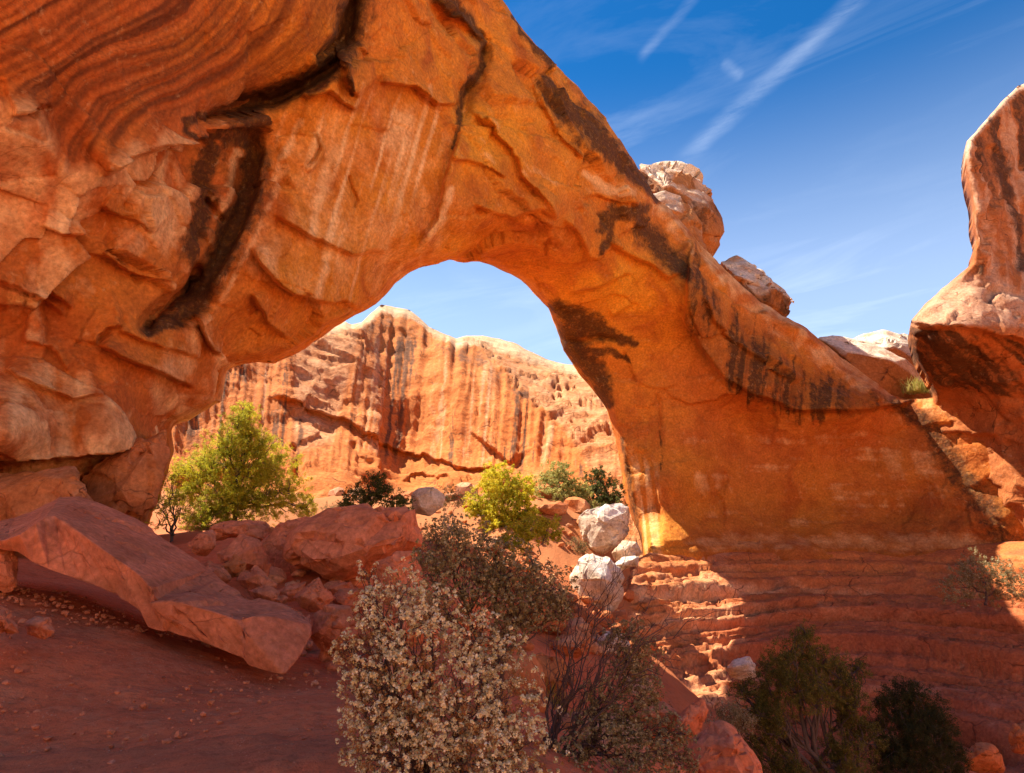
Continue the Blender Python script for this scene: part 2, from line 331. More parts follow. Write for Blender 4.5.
# ================================================================ the ground
def pt(px, py, Y):
    p = at(px, py, Y); return [float(p[0]), float(p[1]), float(p[2])]
gpts = [(0, 0, 0), (-2, 4, 0), (-3, 9.4, -0.05), (-6, 7, 0.15), (-9.5, 9, 1.1), (-14, 12, 1.7), (-7.3, 10, 0.9), (-5.8, 8.4, 0.36), (-7.2, 8, 0.5), (-6.6, 11, 0.65), (-4.6, 9.6, 0.12), (-5, 13, 0.35), (-9, 16, 0.9), (-20, 16, 1.5), (-1.0, 7.0, -0.1), (0.6, 4.5, -0.15),
        pt(330, 600, 15), pt(240, 540, 25), pt(330, 525, 24), pt(420, 545, 25), pt(500, 560, 34), pt(600, 520, 46), pt(610, 560, 40), pt(450, 528, 40), pt(250, 505, 40), (0, 62, 4.2), (-12, 70, 5.5), (10, 62, 3.2), (-30, 45, 5),
        pt(600, 628, 31), pt(560, 655, 24), pt(520, 690, 17), pt(590, 760, 11), pt(640, 740, 20), pt(700, 815, 20), pt(900, 815, 20), pt(1020, 805, 21), (2.2, 5, -1.0), (4.0, 6, -2.3), (3.6, 10, -2.9), (7, 9, -4.6), (10, 13, -6.0),
        (16, 16, -6.2), (3, 2, -1.2), (8, 0, -4.0), (16, 2, -5.5), (24, 20, -7.0), (24, 5, -4), (12, 30, -7.0), (14, 36, -8.0), (20, 42, -8.0), (9, 38, -6.0), (12, 44, -6.5), (30, 46, -6.0), (22, 54, -4), (7.5, 33, -4.5), (30, 60, 2), (12, 25, -7.0), (20, 32, -8), (34, 30, -6), (8, 20, -5.6), (-40, 20, 3),
        (0, -8, -0.2), (-14, -6, 0.6), (10, -12, -2.5), (-20, -18, 3.5), (0, -20, 2), (18, -22, 2.5), (0, -34, 11), (-28, -34, 12), (28, -34, 11), (0, -52, 20), (-45, -50, 22), (45, -50, 20), (45, -10, 6), (50, 25, 8), (-50, -5, 8)]  # unseen slope behind the camera, raised to throw warm light on the arch
for k in range(16):
    a = k * math.pi / 8; gpts += [(150 * math.cos(a), 150 * math.sin(a), 4.0), (600 * math.cos(a), 600 * math.sin(a), 0.0)]
grb = RBF([p[:2] for p in gpts], [p[2] for p in gpts], 3.0, 1e-4)
def ground_z(x, y):
    q = np.stack(np.broadcast_arrays(np.asarray(x, float), np.asarray(y, float)), -1); return grb(np.atleast_2d(q)).reshape(q.shape[:-1])
def gz(x, y): return float(ground_z(np.array([x]), np.array([y]))[0])
def build_ground():
    k = np.linspace(-1, 1, 620); ax = 2.6 * np.sinh(k * 7.35) * (3000 / (2.6 * math.sinh(7.35)))
    def graded(c): return np.sign(k) * 3000 * (np.exp(np.abs(k) * 7.2) - 1) / (math.exp(7.2) - 1) + c * np.exp(-(k * 2.2) ** 2)
    X, Yg = np.meshgrid(graded(-1.5), graded(8.0)); Z = ground_z(X, Yg)
    P = np.stack([X, Yg, Z], -1); r = np.hypot(X, Yg - 8)
    near = sm(r, 60, 10); pav = sm(n2(X / 1.9 + 3, Yg / 1.5, 61, 3), 0.05, 0.3)
    Z = Z + 0.5 * sm(r, 9, 18) * (1 - sm(r, 70, 120)) * fbm(P / 2.4, 4, 6) + near * (0.10 * fbm(P / 1.6, 3, 3) + 0.045 * fbm(P / .35, 3, 4) + 0.02 * fbm(P / .1, 2, 5)) + sm(r, 12, 60) * 1.5 * fbm(P / 12, 4, 8) * sm(900, 300, r * 1.0)
    # a flat tongue of bare bedrock breaks the dirt at the lower left
    a, b = at(-60, 735, 0)[0] if False else 0, 0
    tong = sm(1.0 - np.hypot((X + 3.2) / 2.6, (Yg - 5.6) / 0.75) + 0.35 * n2(X * 1.6, Yg * 1.6, 77, 3), 0.0, 0.10)
    Z = Z + 0.06 * tong
    P[..., 2] = Z; n = len(k); i = np.arange(n * n).reshape(n, n)
    q = np.stack([i[:-1, :-1], i[:-1, 1:], i[1:, 1:], i[1:, :-1]], -1).reshape(-1, 4)
    m = bpy.data.materials.new('red dirt'); m.use_nodes = True; t = NT(m.node_tree); t.n.clear()
    o = t.new('ShaderNodeOutputMaterial'); bs = t.new('ShaderNodeBsdfPrincipled'); t.l.new(bs.outputs[0], o.inputs[0]); bs.inputs['Roughness'].default_value = 0.95; bs.inputs['Specular IOR Level'].default_value = 0.1
    pos = t.new('ShaderNodeNewGeometry').outputs['Position']
    c = t.mix(t.range(t.noise(pos, 0.7, 6, 0.6), 0.35, 0.65), (0.74, 0.19, 0.072), (0.60, 0.140, 0.053))
    c = t.mix(t.range(t.noise(pos, 3.0, 8, 0.75), 0.48, 0.66, 0, 0.8), c, (0.64, 0.22, 0.10))
    c = t.mix(t.math('MULTIPLY', t.attr('rock'), t.range(t.noise(t.scale3(pos, (1, 3, 1)), 2.5, 6, 0.7), 0.3, 0.6, 0.2, 0.9)), c, (0.47, 0.145, 0.065))
    vor = t.new('ShaderNodeTexVoronoi'); t.l.new(pos, vor.inputs['Vector']); vor.inputs['Scale'].default_value = 22
    peb = t.math('MULTIPLY', t.range(vor.outputs['Distance'], 0.12, 0.24, 1, 0), t.range(t.noise(pos, 2.0, 3), 0.48, 0.6, 0, 1)); c = t.mix(t.math('MULTIPLY', peb, 0.8), c, (0.66, 0.34, 0.20))
    c = t.mix(t.range(t.noise(t.scale3(pos, (1, 1.8, 1)), 6, 9, 0.8), 0.48, 0.64, 0.0, 0.5), c, (0.22, 0.055, 0.025))
    sp3 = t.new('ShaderNodeSeparateXYZ'); t.l.new(pos, sp3.inputs[0]); bounce_hill = t.range(sp3.outputs[1], -3, -9, 0, 1); c = t.mix(bounce_hill, c, t.mix(t.noise(pos, 0.25, 6, 0.6), (0.80, 0.50, 0.28), (0.72, 0.40, 0.20)))  # unseen pale hillside behind the camera, added to bounce warm light
    far = t.math('MULTIPLY', t.range(t.vmath('LENGTH', pos), 22, 40, 0, 1), t.math('SUBTRACT', 1.0, bounce_hill)); c = t.mix(far, c, t.mix(t.noise(pos, 0.25, 6, 0.6), (0.50, 0.19, 0.07), (0.34, 0.13, 0.05)))
    t.l.new(c, bs.inputs['Base Color'])
    h = t.math('ADD', t.math('MULTIPLY', t.noise(pos, 9, 8, 0.7), 0.09), t.math('ADD', t.math('MULTIPLY', t.noise(pos, 45, 5, 0.7), 0.02), t.math('MULTIPLY', peb, 0.02)))
    bp = t.new('ShaderNodeBump'); bp.inputs['Strength'].default_value = 0.75; bp.inputs['Distance'].default_value = 1.0; t.l.new(h, bp.inputs['Height']); t.l.new(bp.outputs[0], bs.inputs['Normal'])
    tag(mesh_obj('ground', P.reshape(-1, 3), q, m, loc=(0, 0, 0), attrs={'rock': tong.ravel()}), kind='structure')
build_ground()

# ================================================================ the arch
opening = [(140, 524), (152, 498), (166, 452), (164, 427), (190, 414), (214, 400), (220, 368), (232, 364), (250, 361), (270, 362), (284, 356), (300, 347), (316, 336), (331, 326), (350, 314), (373, 302), (386, 289), (392, 281), (404, 272), (420, 264),
           (436, 261), (447, 257), (462, 259), (480, 260), (497, 266), (512, 274), (526, 283), (538, 296), (548, 307), (554, 321), (561, 337), (563, 349), (572, 363), (580, 375), (592, 388), (601, 400), (608, 410), (613, 428), (618, 445), (622, 468),
           (624, 490), (628, 505), (633, 520), (640, 534), (644, 548), (646, 560), (640, 600), (640, 680), (120, 680), (120, 560)]
arch_out = [(-420, -430), (330, -430), (385, -260), (440, -110), (478, -45), (503, 0), (519, 25), (534, 43), (554, 64), (581, 90), (605, 117), (624, 145), (640, 172), (655, 195), (680, 220), (702, 246), (728, 272), (758, 300), (782, 316), (805, 326), (826, 345), (846, 362), (868, 378),  # outline carried up and left out of view to shade the foreground
            (890, 394), (905, 399), (920, 399), (940, 396), (1000, 400), (1240, 400), (1240, 640), (646, 640), (640, 680), (120, 680), (120, 600), (-420, 600)]
arch_ctrl = [(-420, -430, 6.5), (-150, -430, 7.5), (100, -430, 9.5), (320, -430, 14), (-420, 100, 11), (-420, 600, 14), (-300, -250, 9), (0, -250, 11), (200, -250, 15), (380, -250, 22), (-300, 0, 11), (0, 0, 13.5), (150, 0, 16.5), (300, 0, 21), (400, 0, 26), (470, 0, 31), (500, 0, 34), (0, 100, 15), (150, 100, 18.5), (270, 100, 23.6), (350, 100, 25.6), (460, 100, 31), (520, 100, 34), (585, 105, 39.5),
    (600, 150, 39), (618, 150, 41), (0, 200, 17), (90, 200, 18.5), (200, 200, 23), (255, 200, 24.4), (350, 200, 27), (430, 200, 30.6), (520, 195, 35), (590, 200, 39.5), (640, 200, 43), (655, 205, 45), (400, 240, 30.3), (436, 245, 33), (405, 268, 33.5), (480, 222, 33.8), (480, 250, 39), (540, 225, 36.5), (530, 270, 43.5), (545, 300, 46),
    (600, 270, 43.5), (650, 280, 46), (600, 320, 48), (684, 280, 45.5), (684, 335, 49.0), (575, 365, 51), (620, 455, 52.5), (640, 530, 50.5), (620, 350, 50), (660, 400, 51.5), (750, 425, 53), (760, 392, 49.5), (705, 320, 47.5), (700, 255, 48), (758, 310, 51.5),
    (843, 405, 50.5), (843, 432, 53.5), (846, 374, 53), (900, 404, 53.5), (921, 408, 53), (660, 480, 51), (700, 480, 52), (800, 480, 54), (900, 480, 52.8), (970, 500, 50), (650, 545, 48), (700, 520, 52), (800, 520, 54), (900, 520, 53), (700, 552, 49.0), (800, 552, 50.4), (900, 551, 50.4), (1000, 550, 48.5), (1150, 550, 47), (1150, 420, 48), (700, 620, 52), (900, 620, 53),
    (0, 278, 18.4), (0, 305, 19.2), (0, 369, 19.2), (70, 400, 20.4), (0, 445, 18.4), (0, 468, 21.5), (-20, 500, 22.5), (0, 560, 22), (90, 500, 23), (-300, 300, 14), (-300, 480, 15), (-300, 600, 16), (110, 440, 21.5), (110, 475, 23.8), (150, 330, 21.8), (100, 350, 20.8), (195, 380, 25.5), (165, 420, 25.5), (160, 450, 25.8), (130, 500, 24),
    (200, 350, 25), (232, 356, 26.6), (250, 300, 25.2), (300, 300, 27.3), (300, 340, 29.2), (340, 275, 28.6), (330, 320, 30.4), (372, 297, 32.6), (384, 283, 33)]
L = []
def line(kind, h, reach, *pts): L.append((pts, kind, h, reach))
# ledges, slab edges and joints traced on the rock, left wall first
line('step', 0.7, 18, (-60, 268), (0, 278), (28, 292), (58, 303), (72, 313)); line('step', 0.35, 10, (8, 296), (34, 304), (62, 317))
line('step', 0.9, 16, (98, 346), (129, 359), (145, 367), (172, 378), (197, 388)); line('step', 0.5, 14, (98, 347), (100, 338), (108, 329), (129, 325))
line('step', 0.6, 16, (111, 252), (129, 266), (150, 275), (170, 284)); line('step', 0.4, 14, (98, 204), (114, 213), (133, 224), (143, 236))
line('step', 1.0, 22, (92, 174), (110, 166), (129, 157), (147, 149), (175, 143), (219, 137)); line('step', 0.6, 12, (0, 106), (25, 104), (52, 103))
line('step', 0.5, 20, (0, 369), (36, 386), (70, 401), (104, 396)); line('step', 1.3, 16, (-60, 460), (0, 458), (40, 455), (78, 452), (110, 447), (140, 443), (164, 431)); line('step', 0.35, 12, (20, 340), (50, 345), (68, 372))
line('step', 0.5, 14, (120, 330), (150, 343), (180, 350), (200, 362)); line('step', 0.3, 12, (36, 222), (60, 232), (88, 236))
# the dark joint between wall and span
line('groove', 1.5, 9, (357, -30), (350, 40), (328, 66), (305, 88), (273, 102), (242, 106), (188, 121)); line('step', 0.9, 20, (352, 46), (328, 78), (300, 97), (255, 112), (200, 122))
line('groove', 0.8, 10, (262, 118), (252, 165), (238, 215), (214, 264), (195, 300), (178, 318), (156, 330)); line('groove', 1.4, 6, (200, 262), (190, 290), (158, 318), (150, 336))
line('step', 0.8, 16, (270, 140), (262, 175), (250, 210), (226, 262), (205, 300))
line('groove', 0.5, 3, (203, 195), (210, 205), (216, 214), (224, 222))
# slabs on the span's face
line('step', 0.75, 20, (270, 214), (284, 221), (297, 227), (312, 238), (324, 240), (340, 250), (352, 257), (372, 254), (394, 253)); line('step', 1.1, 20, (249, 246), (264, 266), (272, 278), (281, 284), (296, 297), (309, 300), (344, 300), (368, 313))
line('step', 0.8, 12, (252, 292), (262, 310), (272, 327), (286, 338), (299, 345)); line('step', 1.0, 14, (195, 313), (203, 330), (211, 350), (224, 354)); line('groove', 0.3, 1.5, (350, 174), (352, 188), (358, 200), (356, 210))
line('step', 0.9, 22, (340, 42), (344, 78), (352, 92), (360, 100)); line('step', 0.9, 18, (376, 84), (396, 85), (413, 87), (437, 104), (462, 104)); line('step', 0.7, 14, (300, 100), (315, 96), (330, 90), (344, 104), (358, 112))
line('step', 0.7, 16, (460, 129), (455, 152), (448, 172), (442, 196), (437, 219), (413, 251)); line('step', 0.6, 14, (450, 160), (470, 162), (487, 166), (503, 178))
line('groove', 1.1, 7, (429, -4), (444, 14), (462, 28), (482, 44), (482, 62), (470, 88), (461, 126)); line('step', 0.8, 18, (466, 92), (474, 60), (486, 44), (470, 20), (440, -6))
line('step', 0.3, 14, (306, 176), (318, 165), (326, 150), (318, 130)); line('groove', 0.3, 1.5, (316, 132), (320, 148), (314, 160), (304, 168))
line('step', 0.8, 16, (470, 110), (492, 128), (514, 150), (520, 176), (540, 200), (560, 222)); line('step', 0.6, 12, (534, 70), (540, 100), (562, 140), (590, 160)); line('step', 0.7, 14, (474, 205), (494, 212), (516, 222), (540, 210), (556, 218))
line('step', 0.8, 14, (560, 218), (575, 232), (588, 256), (598, 258), (608, 242)); line('step', 0.5, 12, (585, 200), (604, 196), (640, 206)); line('step', 0.9, 12, (606, 240), (630, 255), (650, 262), (668, 278), (684, 272))
line('step', 0.7, 12, (566, 292), (590, 290), (616, 280), (636, 272)); line('step', 0.5, 8, (612, 318), (624, 312), (634, 306)); line('groove', 0.5, 3, (560, 338), (580, 342), (600, 338), (622, 340))
# the brow over the right wall
line('full', 1.3, 16, (688, 270), (684, 318), (702, 349), (726, 377), (753, 397), (796, 412), (843, 413), (897, 405), (925, 396))
line('step', 0.6, 12, (700, 290), (712, 320), (742, 350), (775, 372), (800, 380)); line('groove', 0.3, 2.5, (656, 390), (660, 420), (662, 450)); line('groove', 0.35, 2.2, (722, 470), (727, 480), (722, 496)); line('groove', 0.3, 2, (717, 492), (721, 508), (725, 524))
line('groove', 0.35, 2.5, (735, 541), (760, 543)); line('step', 0.5, 14, (655, 470), (658, 500), (664, 520), (660, 548))
swirl_l = [[(-400, 200), (-200, 130), (0, 55), (40, 28), (90, 0), (160, -60), (400, -260)], [(-400, 300), (-200, 200), (0, 98), (25, 90), (59, 70), (95, 50), (135, 32), (168, 12), (205, -22), (410, -190)],
           [(-300, 420), (-120, 260), (15, 150), (45, 108), (80, 77), (117, 62), (165, 50), (203, 29), (228, 0), (275, -60), (430, -210)], [(-250, 520), (-60, 330), (30, 230), (60, 178), (80, 136), (110, 104), (158, 80), (205, 52), (240, 20), (262, -18), (305, -80), (440, -220)],
           [(-150, 520), (0, 350), (62, 250), (92, 170), (105, 138), (132, 113), (176, 91), (232, 58), (264, 24), (282, -10), (322, -80), (450, -220)], [(-50, 520), (60, 340), (112, 235), (132, 162), (164, 124), (219, 103), (272, 76), (312, 40), (334, 0), (352, -60), (460, -220)]]
def swirl_field(U, V):
    sd = []
    for pl in swirl_l:
        d, s_, _, _ = seg_dist(U, V, pl); sd.append(d * s_)
    b = np.where(sd[0] < 0, sd[0] / 25, 5 + np.maximum(sd[-1], 0) / 25)
    for i in range(5):
        m = (sd[i] >= 0) & (sd[i + 1] < 0); b = np.where(m, i + sd[i] / np.maximum(sd[i] - sd[i + 1], 1e-6), b)
    return b
def swirl(U, V):
    poly = [(-400, 112), (20, 106), (60, 180), (94, 172), (147, 147), (219, 112), (290, 92), (330, 60), (352, 20), (360, -30), (380, -300), (-400, -300)]
    wu, wv = U + 7 * n2(U / 45, V / 45, 5, 2), V + 7 * n2(U / 45, V / 45, 6, 2); b = swirl_field(wu, wv)
    d, _, _, _ = seg_dist(U, V, poly[:10]); win = inside(U, V, poly); return b, np.where(win, sm(d, 0, 26), 0.0), np.where(win, 0, np.exp(-d / 45) * ((U < 160) & (V > 100)))
def stripes(b, seed):
    z = np.zeros_like(b); return fbm(np.stack([b * 1.5, z + .3, z + .7], -1), 2, seed) * 0.7 + fbm(np.stack([b * 6.0, z + .3, z + .7], -1), 2, seed + 3) * 0.45
def smoothmask(U, V):
    r = np.exp(-(np.maximum(0, np.abs(U - 800) - 90) / 60) ** 2 - (np.maximum(0, np.abs(V - 490) - 40) / 40) ** 2)
    r = np.maximum(r, np.exp(-(np.maximum(0, np.abs(U - 640) - 40) / 40) ** 2 - (np.maximum(0, np.abs(V - 330) - 40) / 60) ** 2) * .6)
    f = np.exp(-((U - 370) / 60) ** 2 - ((V - 190) / 70) ** 2) * 0.6
    return np.maximum(r, f)
KEEP = {}
def arch_world(P, U, V, dist):
    b, sw, _ = swirl(U, V); S = smoothmask(U, V); Pw = P + 0.45 * np.stack([fbm(P / 2.6, 3, s) for s in (1, 2, 3)], -1)
    k = (1 - 0.85 * sw) * (1 - 0.8 * S)
    h1, e1 = cells(Pw * np.array([1, 1, 1.5]) / 4.2, 11, 1.5); h2, e2 = cells(Pw / 1.5 + 5, 23, 1.3)
    st = stripes(b, 41); flat = np.exp(-((U - 372) / 90) ** 4 - ((V - 190) / 100) ** 4); k = k * (1 - .72 * flat) * (1 - .6 * sm(-U, -210, -150) * sm(V, 340, 380) * (1 - sm(V, 452, 468))); KEEP['h1'], KEEP['h2'] = h1, h2
    strat = fbm(np.stack([P[..., 0] * .06, P[..., 1] * .06, P[..., 2] * 1.1 + .5 * fbm(P / 7, 2, 4)], -1), 4, 91)
    lay = sm(V, 430, 520) * sm(U, 600, 660)
    return k * (0.58 * h1 - 0.06 * np.exp(-e1 / 0.03) + 0.17 * h2 - 0.03 * np.exp(-e2 / 0.04)) + 0.16 * fbm(P / 3.0, 3, 7) * (1 - .6 * S) * (1 - .55 * sw) + 0.12 * sw * st + 0.22 * strat * lay * (0.4 + sm(V, 520, 560)) + 0.045 * fbm(P / .6, 3, 71)
def arch_masks(P, U, V, dist):
    b, sw, sw2 = swirl(U, V); st = stripes(b, 41)
    g = lambda c, k: np.exp(-((b - c) / k) ** 2)
    bb = 0.75 * g(1.1, .2) + 0.55 * g(0.1, .13) + 0.7 * g(2.05, .12) + 0.55 * g(2.5, .12) + 0.6 * g(3.05, .12) + 0.75 * g(3.55, .10) + 0.7 * g(4.25, .13) + 0.5 * g(4.75, .08) + 0.6 * g(-0.6, .12)
    band = sw * np.clip(1.45 * bb * (0.85 + 0.3 * n2(U / 60, V / 60, 90)) + 0.6 * sm(fbm(np.stack([b * 8.0, 0 * b + .2, 0 * b + .6], -1), 3, 97), 0.0, 0.35), 0, 0.95) + sw2 * sm(st, -0.05, 0.3) * 0.35
    dark = np.zeros_like(U)
    for s_ in ([(362, -40, 26), (354, 39, 21), (330, 66, 17), (305, 86, 13), (273, 98, 13), (242, 104, 9), (188, 122, 6)], [(266, 106, 6), (250, 124, 30), (252, 170, 24), (240, 210, 24), (219, 262, 20), (197, 300, 17), (180, 316, 13), (154, 332, 8)],
               [(222, 150, 11), (207, 180, 13), (198, 212, 18), (184, 255, 14)], [(190, 122, 4), (186, 132, 4), (200, 140, 5), (228, 138, 5)], [(348, 40, 3), (344, 76, 3), (352, 94, 2)],
               [(440, -5, 8), (470, 22, 8), (482, 44, 5), (478, 70, 6), (464, 96, 5), (452, 150, 2)]): dark = np.maximum(dark, stain(U, V, s_, 0.55, 3))
    dark *= 1 - 0.9 * stain(U, V, [(243, 152, 6), (238, 175, 7), (228, 200, 6), (214, 218, 3)], 0.6, 8, 2)
    dk2 = 0
    for s_ in ([(545, 80, 8), (566, 110, 20), (588, 132, 22), (612, 152, 16), (636, 176, 11), (656, 200, 6)], [(600, 228, 7), (616, 212, 13), (640, 212, 9)], [(634, 218, 9), (652, 236, 17), (672, 258, 16), (690, 276, 8)], [(512, 18, 3), (530, 50, 6), (548, 70, 5)],
               [(556, 304, 10), (578, 324, 20), (604, 332, 12), (636, 344, 4)], [(566, 335, 16), (582, 358, 20), (598, 380, 14), (608, 404, 8)], [(590, 352, 6), (612, 352, 6), (630, 360, 3)], [(598, 250, 5), (606, 236, 6), (612, 226, 5)]): dk2 = np.maximum(dk2, stain(U, V, s_, 0.4, 6, 6))
    dark = np.maximum(dark, dk2)
    # varnish running down the brow of the right wall
    xs = [680, 700, 726, 753, 796, 843, 897, 925]; yb = np.interp(U, xs, [318, 349, 377, 397, 412, 413, 405, 396]); yt = np.interp(U, [680, 720, 760, 800, 850, 900], [228, 276, 318, 345, 376, 398])
    tt = (V - yt) / np.maximum(yb - yt, 6); drip = n2(U / 4.6 + 0.12 * V / 5, V / 90, 12, 5)
    band2 = sm(U, 680, 700) * sm(930, 880, U) if False else sm(U, 678, 700) * (1 - sm(U, 815, 880) * 0.7)
    dark = np.maximum(dark, band2 * sm(tt + 0.5 * n2(U / 5, V / 60, 14), 0.0, 0.5) * sm(1.22 - tt + 0.25 * n2(U / 4, V / 99, 15), 0, 0.25) * np.clip(0.66 + 1.7 * drip, 0, 1))
    dark = np.maximum(dark, 0.75 * sm(U, 800, 890) * sm(tt, 0.05, 0.2) * sm(1.35 - tt, 0, 0.3) * np.clip(0.55 + drip, 0, 1))
    wash = 0.8 * sm(U, 676, 700) * (1 - sm(U, 890, 925)) * sm(tt, 0.0, 0.5) * sm(1.2 - tt, 0, 0.25) * np.clip(0.7 + 0.9 * n2(U / 14, V / 70, 16, 3), 0, 1)
    for s_ in ([(893, 404, 7), (925, 420, 15), (952, 459, 18), (962, 482, 18), (986, 506, 20), (1010, 545, 20)], [(660, 430, 1.2), (661, 470, 1.2)]): dark = np.maximum(dark, 0.85 * stain(U, V, s_, 0.4, 15, 5))
    dark = np.maximum(dark, 0.8 * stain(U, V, [(622, 440, 3), (627, 470, 4), (633, 505, 4), (640, 540, 4)], 0.4, 19, 2)); 
    seep = sm(n2(U / 90, V / 3.0, 29, 3), 0.15, 0.5) * sm(U, 640, 700) * sm(V, 535, 552); dark = np.maximum(dark, 0.35 * seep)
    # pale washes and runs, then the painted-on sunlit rim and soffit glow
    fan = n2((U + 0.30 * (V - 100)) / 6.5, V / 130, 50, 4); span = np.exp(-((U - 372) / 95) ** 4 - ((V - 200) / 120) ** 4) * (U > 255)
    pale = span * np.clip(0.12 + 1.9 * fan, 0, 0.95)
    for s_ in ([(300, 120, 4), (285, 160, 6), (268, 205, 6), (245, 255, 5), (222, 300, 4)], [(336, 150, 9), (322, 190, 10), (312, 240, 8)], [(404, 118, 16), (396, 138, 14)], [(452, 190, 5), (438, 225, 4), (418, 250, 4)], [(592, 172, 4), (610, 186, 8), (628, 196, 6)],
               [(243, 152, 5), (238, 175, 6), (228, 200, 5), (214, 218, 3)], [(176, 150, 8), (160, 190, 8)]): pale = np.maximum(pale, 0.8 * stain(U, V, s_, 0.2, 22, 5))
    pale = np.maximum(pale, 0.75 * sm(U, 617, 626) * (1 - sm(U, 652, 668)) * sm(V, 432, 470) * np.clip(0.45 + 1.2 * n2((U - 0.12 * V) / 3.5, V / 60, 55, 3), 0, 1))
    pale = np.maximum(pale, np.clip(0.9 * n2(U / 30, V / 24, 66, 4), 0, 0.5) * (1 - sw) * (U < 220) * sm(V, 150, 200) * (1 - sm(V, 400, 440)))
    left = sm(-U, -330, -240) * (1 - sw); pale = np.maximum(pale, left * np.clip(0.16 + 0.75 * KEEP['h1'] + 0.4 * KEEP['h2'] + 0.6 * n2(U / 16, V / 30, 67, 4), 0, 0.7))
    pale = np.maximum(pale, 0.32 * span + 0.30 * n2(U / 20, V / 60, 59, 4) * span)
    pale = np.maximum(pale, 0.85 * np.clip(n2((U + V) / 26, (V - U) / 9, 68, 4), 0, 1) * np.exp(-((U - 520) / 130) ** 2 - ((V - 170) / 90) ** 2))
    pale = np.maximum(pale, sm(U, 650, 690) * sm(V, 415, 440) * np.clip(0.05 + 0.75 * n2(U / 55, V / 9, 74, 4) + 0.35 * n2((U - .3 * V) / 7, V / 80, 76, 3), 0, 0.55))
    top = sm(V, 110, 180) * sm(U, 520, 600) * sm(26 - (np.interp(U, [503, 655, 760, 900], [0, 195, 300, 397]) * -1 + V), -10, 14); pale = np.maximum(pale, 0.75 * top * np.clip(0.6 + n2(U / 9, V / 9, 72), 0, 1) * (1 - dk2))  # sunlit top edge of the span lightened in the colour
    pale = np.maximum(pale, 0.38 * sm(U, 700, 740) * np.exp(-((V - 541) / 12) ** 2)); pale = np.maximum(pale, 0.5 * sm(U, 690, 780) * (V > 480) * np.exp(-((V - 500 - 0.06 * (U - 850)) / 20) ** 2) * np.clip(n2(U / 80, V / 6, 75) + .2, 0, 1))
    gold_glow = np.exp(-((U - 640) / 55) ** 2 - ((V - 300) / 45) ** 2) + 0.6 * np.exp(-((U - 480) / 40) ** 2 - ((V - 140) / 35) ** 2) + 0.5 * np.exp(-((U - 440) / 40) ** 2 - ((V - 245) / 16) ** 2)  # golden rock patches, with the soffit's bounce glow put into the tint
    tint = 0.52 + 0.26 * sm(U, 600, 720) + 0.44 * sm(-U, -330, -180) - 0.7 * gold_glow + 0.3 * n2(U / 60, V / 40, 93, 4)
    band = np.maximum(band, wash); band = np.maximum(band, 0.55 * sm(V, 470, 548) * sm(U, 660, 760) * np.clip(0.6 + 0.8 * n2(U / 60, V / 8, 78, 3), 0, 1) + 0.4 * sm(U, 800, 980) * sm(V, 410, 440) * np.clip(.7 + n2(U / 40, V / 20, 79), 0, 1))
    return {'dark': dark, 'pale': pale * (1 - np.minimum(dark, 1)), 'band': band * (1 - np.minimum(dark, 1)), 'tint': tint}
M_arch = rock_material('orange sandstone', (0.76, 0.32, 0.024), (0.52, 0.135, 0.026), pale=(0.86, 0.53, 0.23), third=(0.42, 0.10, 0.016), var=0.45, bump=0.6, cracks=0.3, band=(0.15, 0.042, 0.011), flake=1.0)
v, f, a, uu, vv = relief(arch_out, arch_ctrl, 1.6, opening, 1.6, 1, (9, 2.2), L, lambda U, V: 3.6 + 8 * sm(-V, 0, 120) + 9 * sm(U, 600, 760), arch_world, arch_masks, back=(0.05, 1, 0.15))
arch_root = empty('natural_arch', (0, 45, 0)); tag(arch_root, 'huge orange sandstone natural arch spanning from the left overhang to the right wall', 'rock arch')
fu, fv = uu[f].mean(1), vv[f].mean(1)
lw = [(-700, -700), (357, -700), (357, -30), (350, 40), (328, 68), (300, 90), (262, 104), (258, 165), (244, 215), (219, 264), (197, 300), (186, 330), (205, 352), (216, 366), (230, 420), (230, 700), (-700, 700)]
brow = [(700, 246), (688, 270), (684, 318), (690, 335), (684, 380), (664, 420), (640, 440), (600, 440), (600, 900), (1400, 900), (1400, 200)]
isl = inside(fu, fv, lw); isr = inside(fu, fv, brow) & ~isl
def part_of(name, mask, parent):
    q = f[mask]; u_, inv = np.unique(q, return_inverse=True); return mesh_obj(name, v[u_], inv.reshape(-1, 4), M_arch, parent, attrs={k: x[u_] for k, x in a.items()})
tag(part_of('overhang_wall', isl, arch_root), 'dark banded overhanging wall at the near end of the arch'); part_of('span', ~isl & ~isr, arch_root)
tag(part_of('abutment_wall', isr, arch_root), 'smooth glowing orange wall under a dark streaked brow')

# ================================================================ the ledges under the right wall
led_out = [(560, 700), (592, 660), (612, 640), (622, 600), (624, 578), (634, 562), (650, 552), (720, 549), (800, 549), (920, 547), (1000, 541), (1240, 535), (1240, 880), (540, 880)]
led_ctrl = [(634, 562, 43.5), (650, 555, 45.5), (700, 552, 49.5), (800, 551, 51), (920, 549, 51), (1000, 543, 48), (1100, 540, 44), (1240, 540, 42), (630, 610, 38), (700, 600, 43), (800, 600, 46), (900, 600, 45.5), (1000, 595, 43), (1150, 600, 39),
            (600, 660, 33), (660, 650, 36.5), (740, 650, 39), (820, 650, 41), (950, 650, 39), (1100, 650, 36), (590, 700, 28), (660, 700, 31), (750, 700, 34), (850, 700, 35), (950, 700, 34), (1100, 700, 32), (570, 770, 23), (700, 770, 27), (850, 770, 28), (1000, 770, 27), (1240, 770, 26), (700, 880, 21), (1000, 880, 20), (540, 880, 19)]
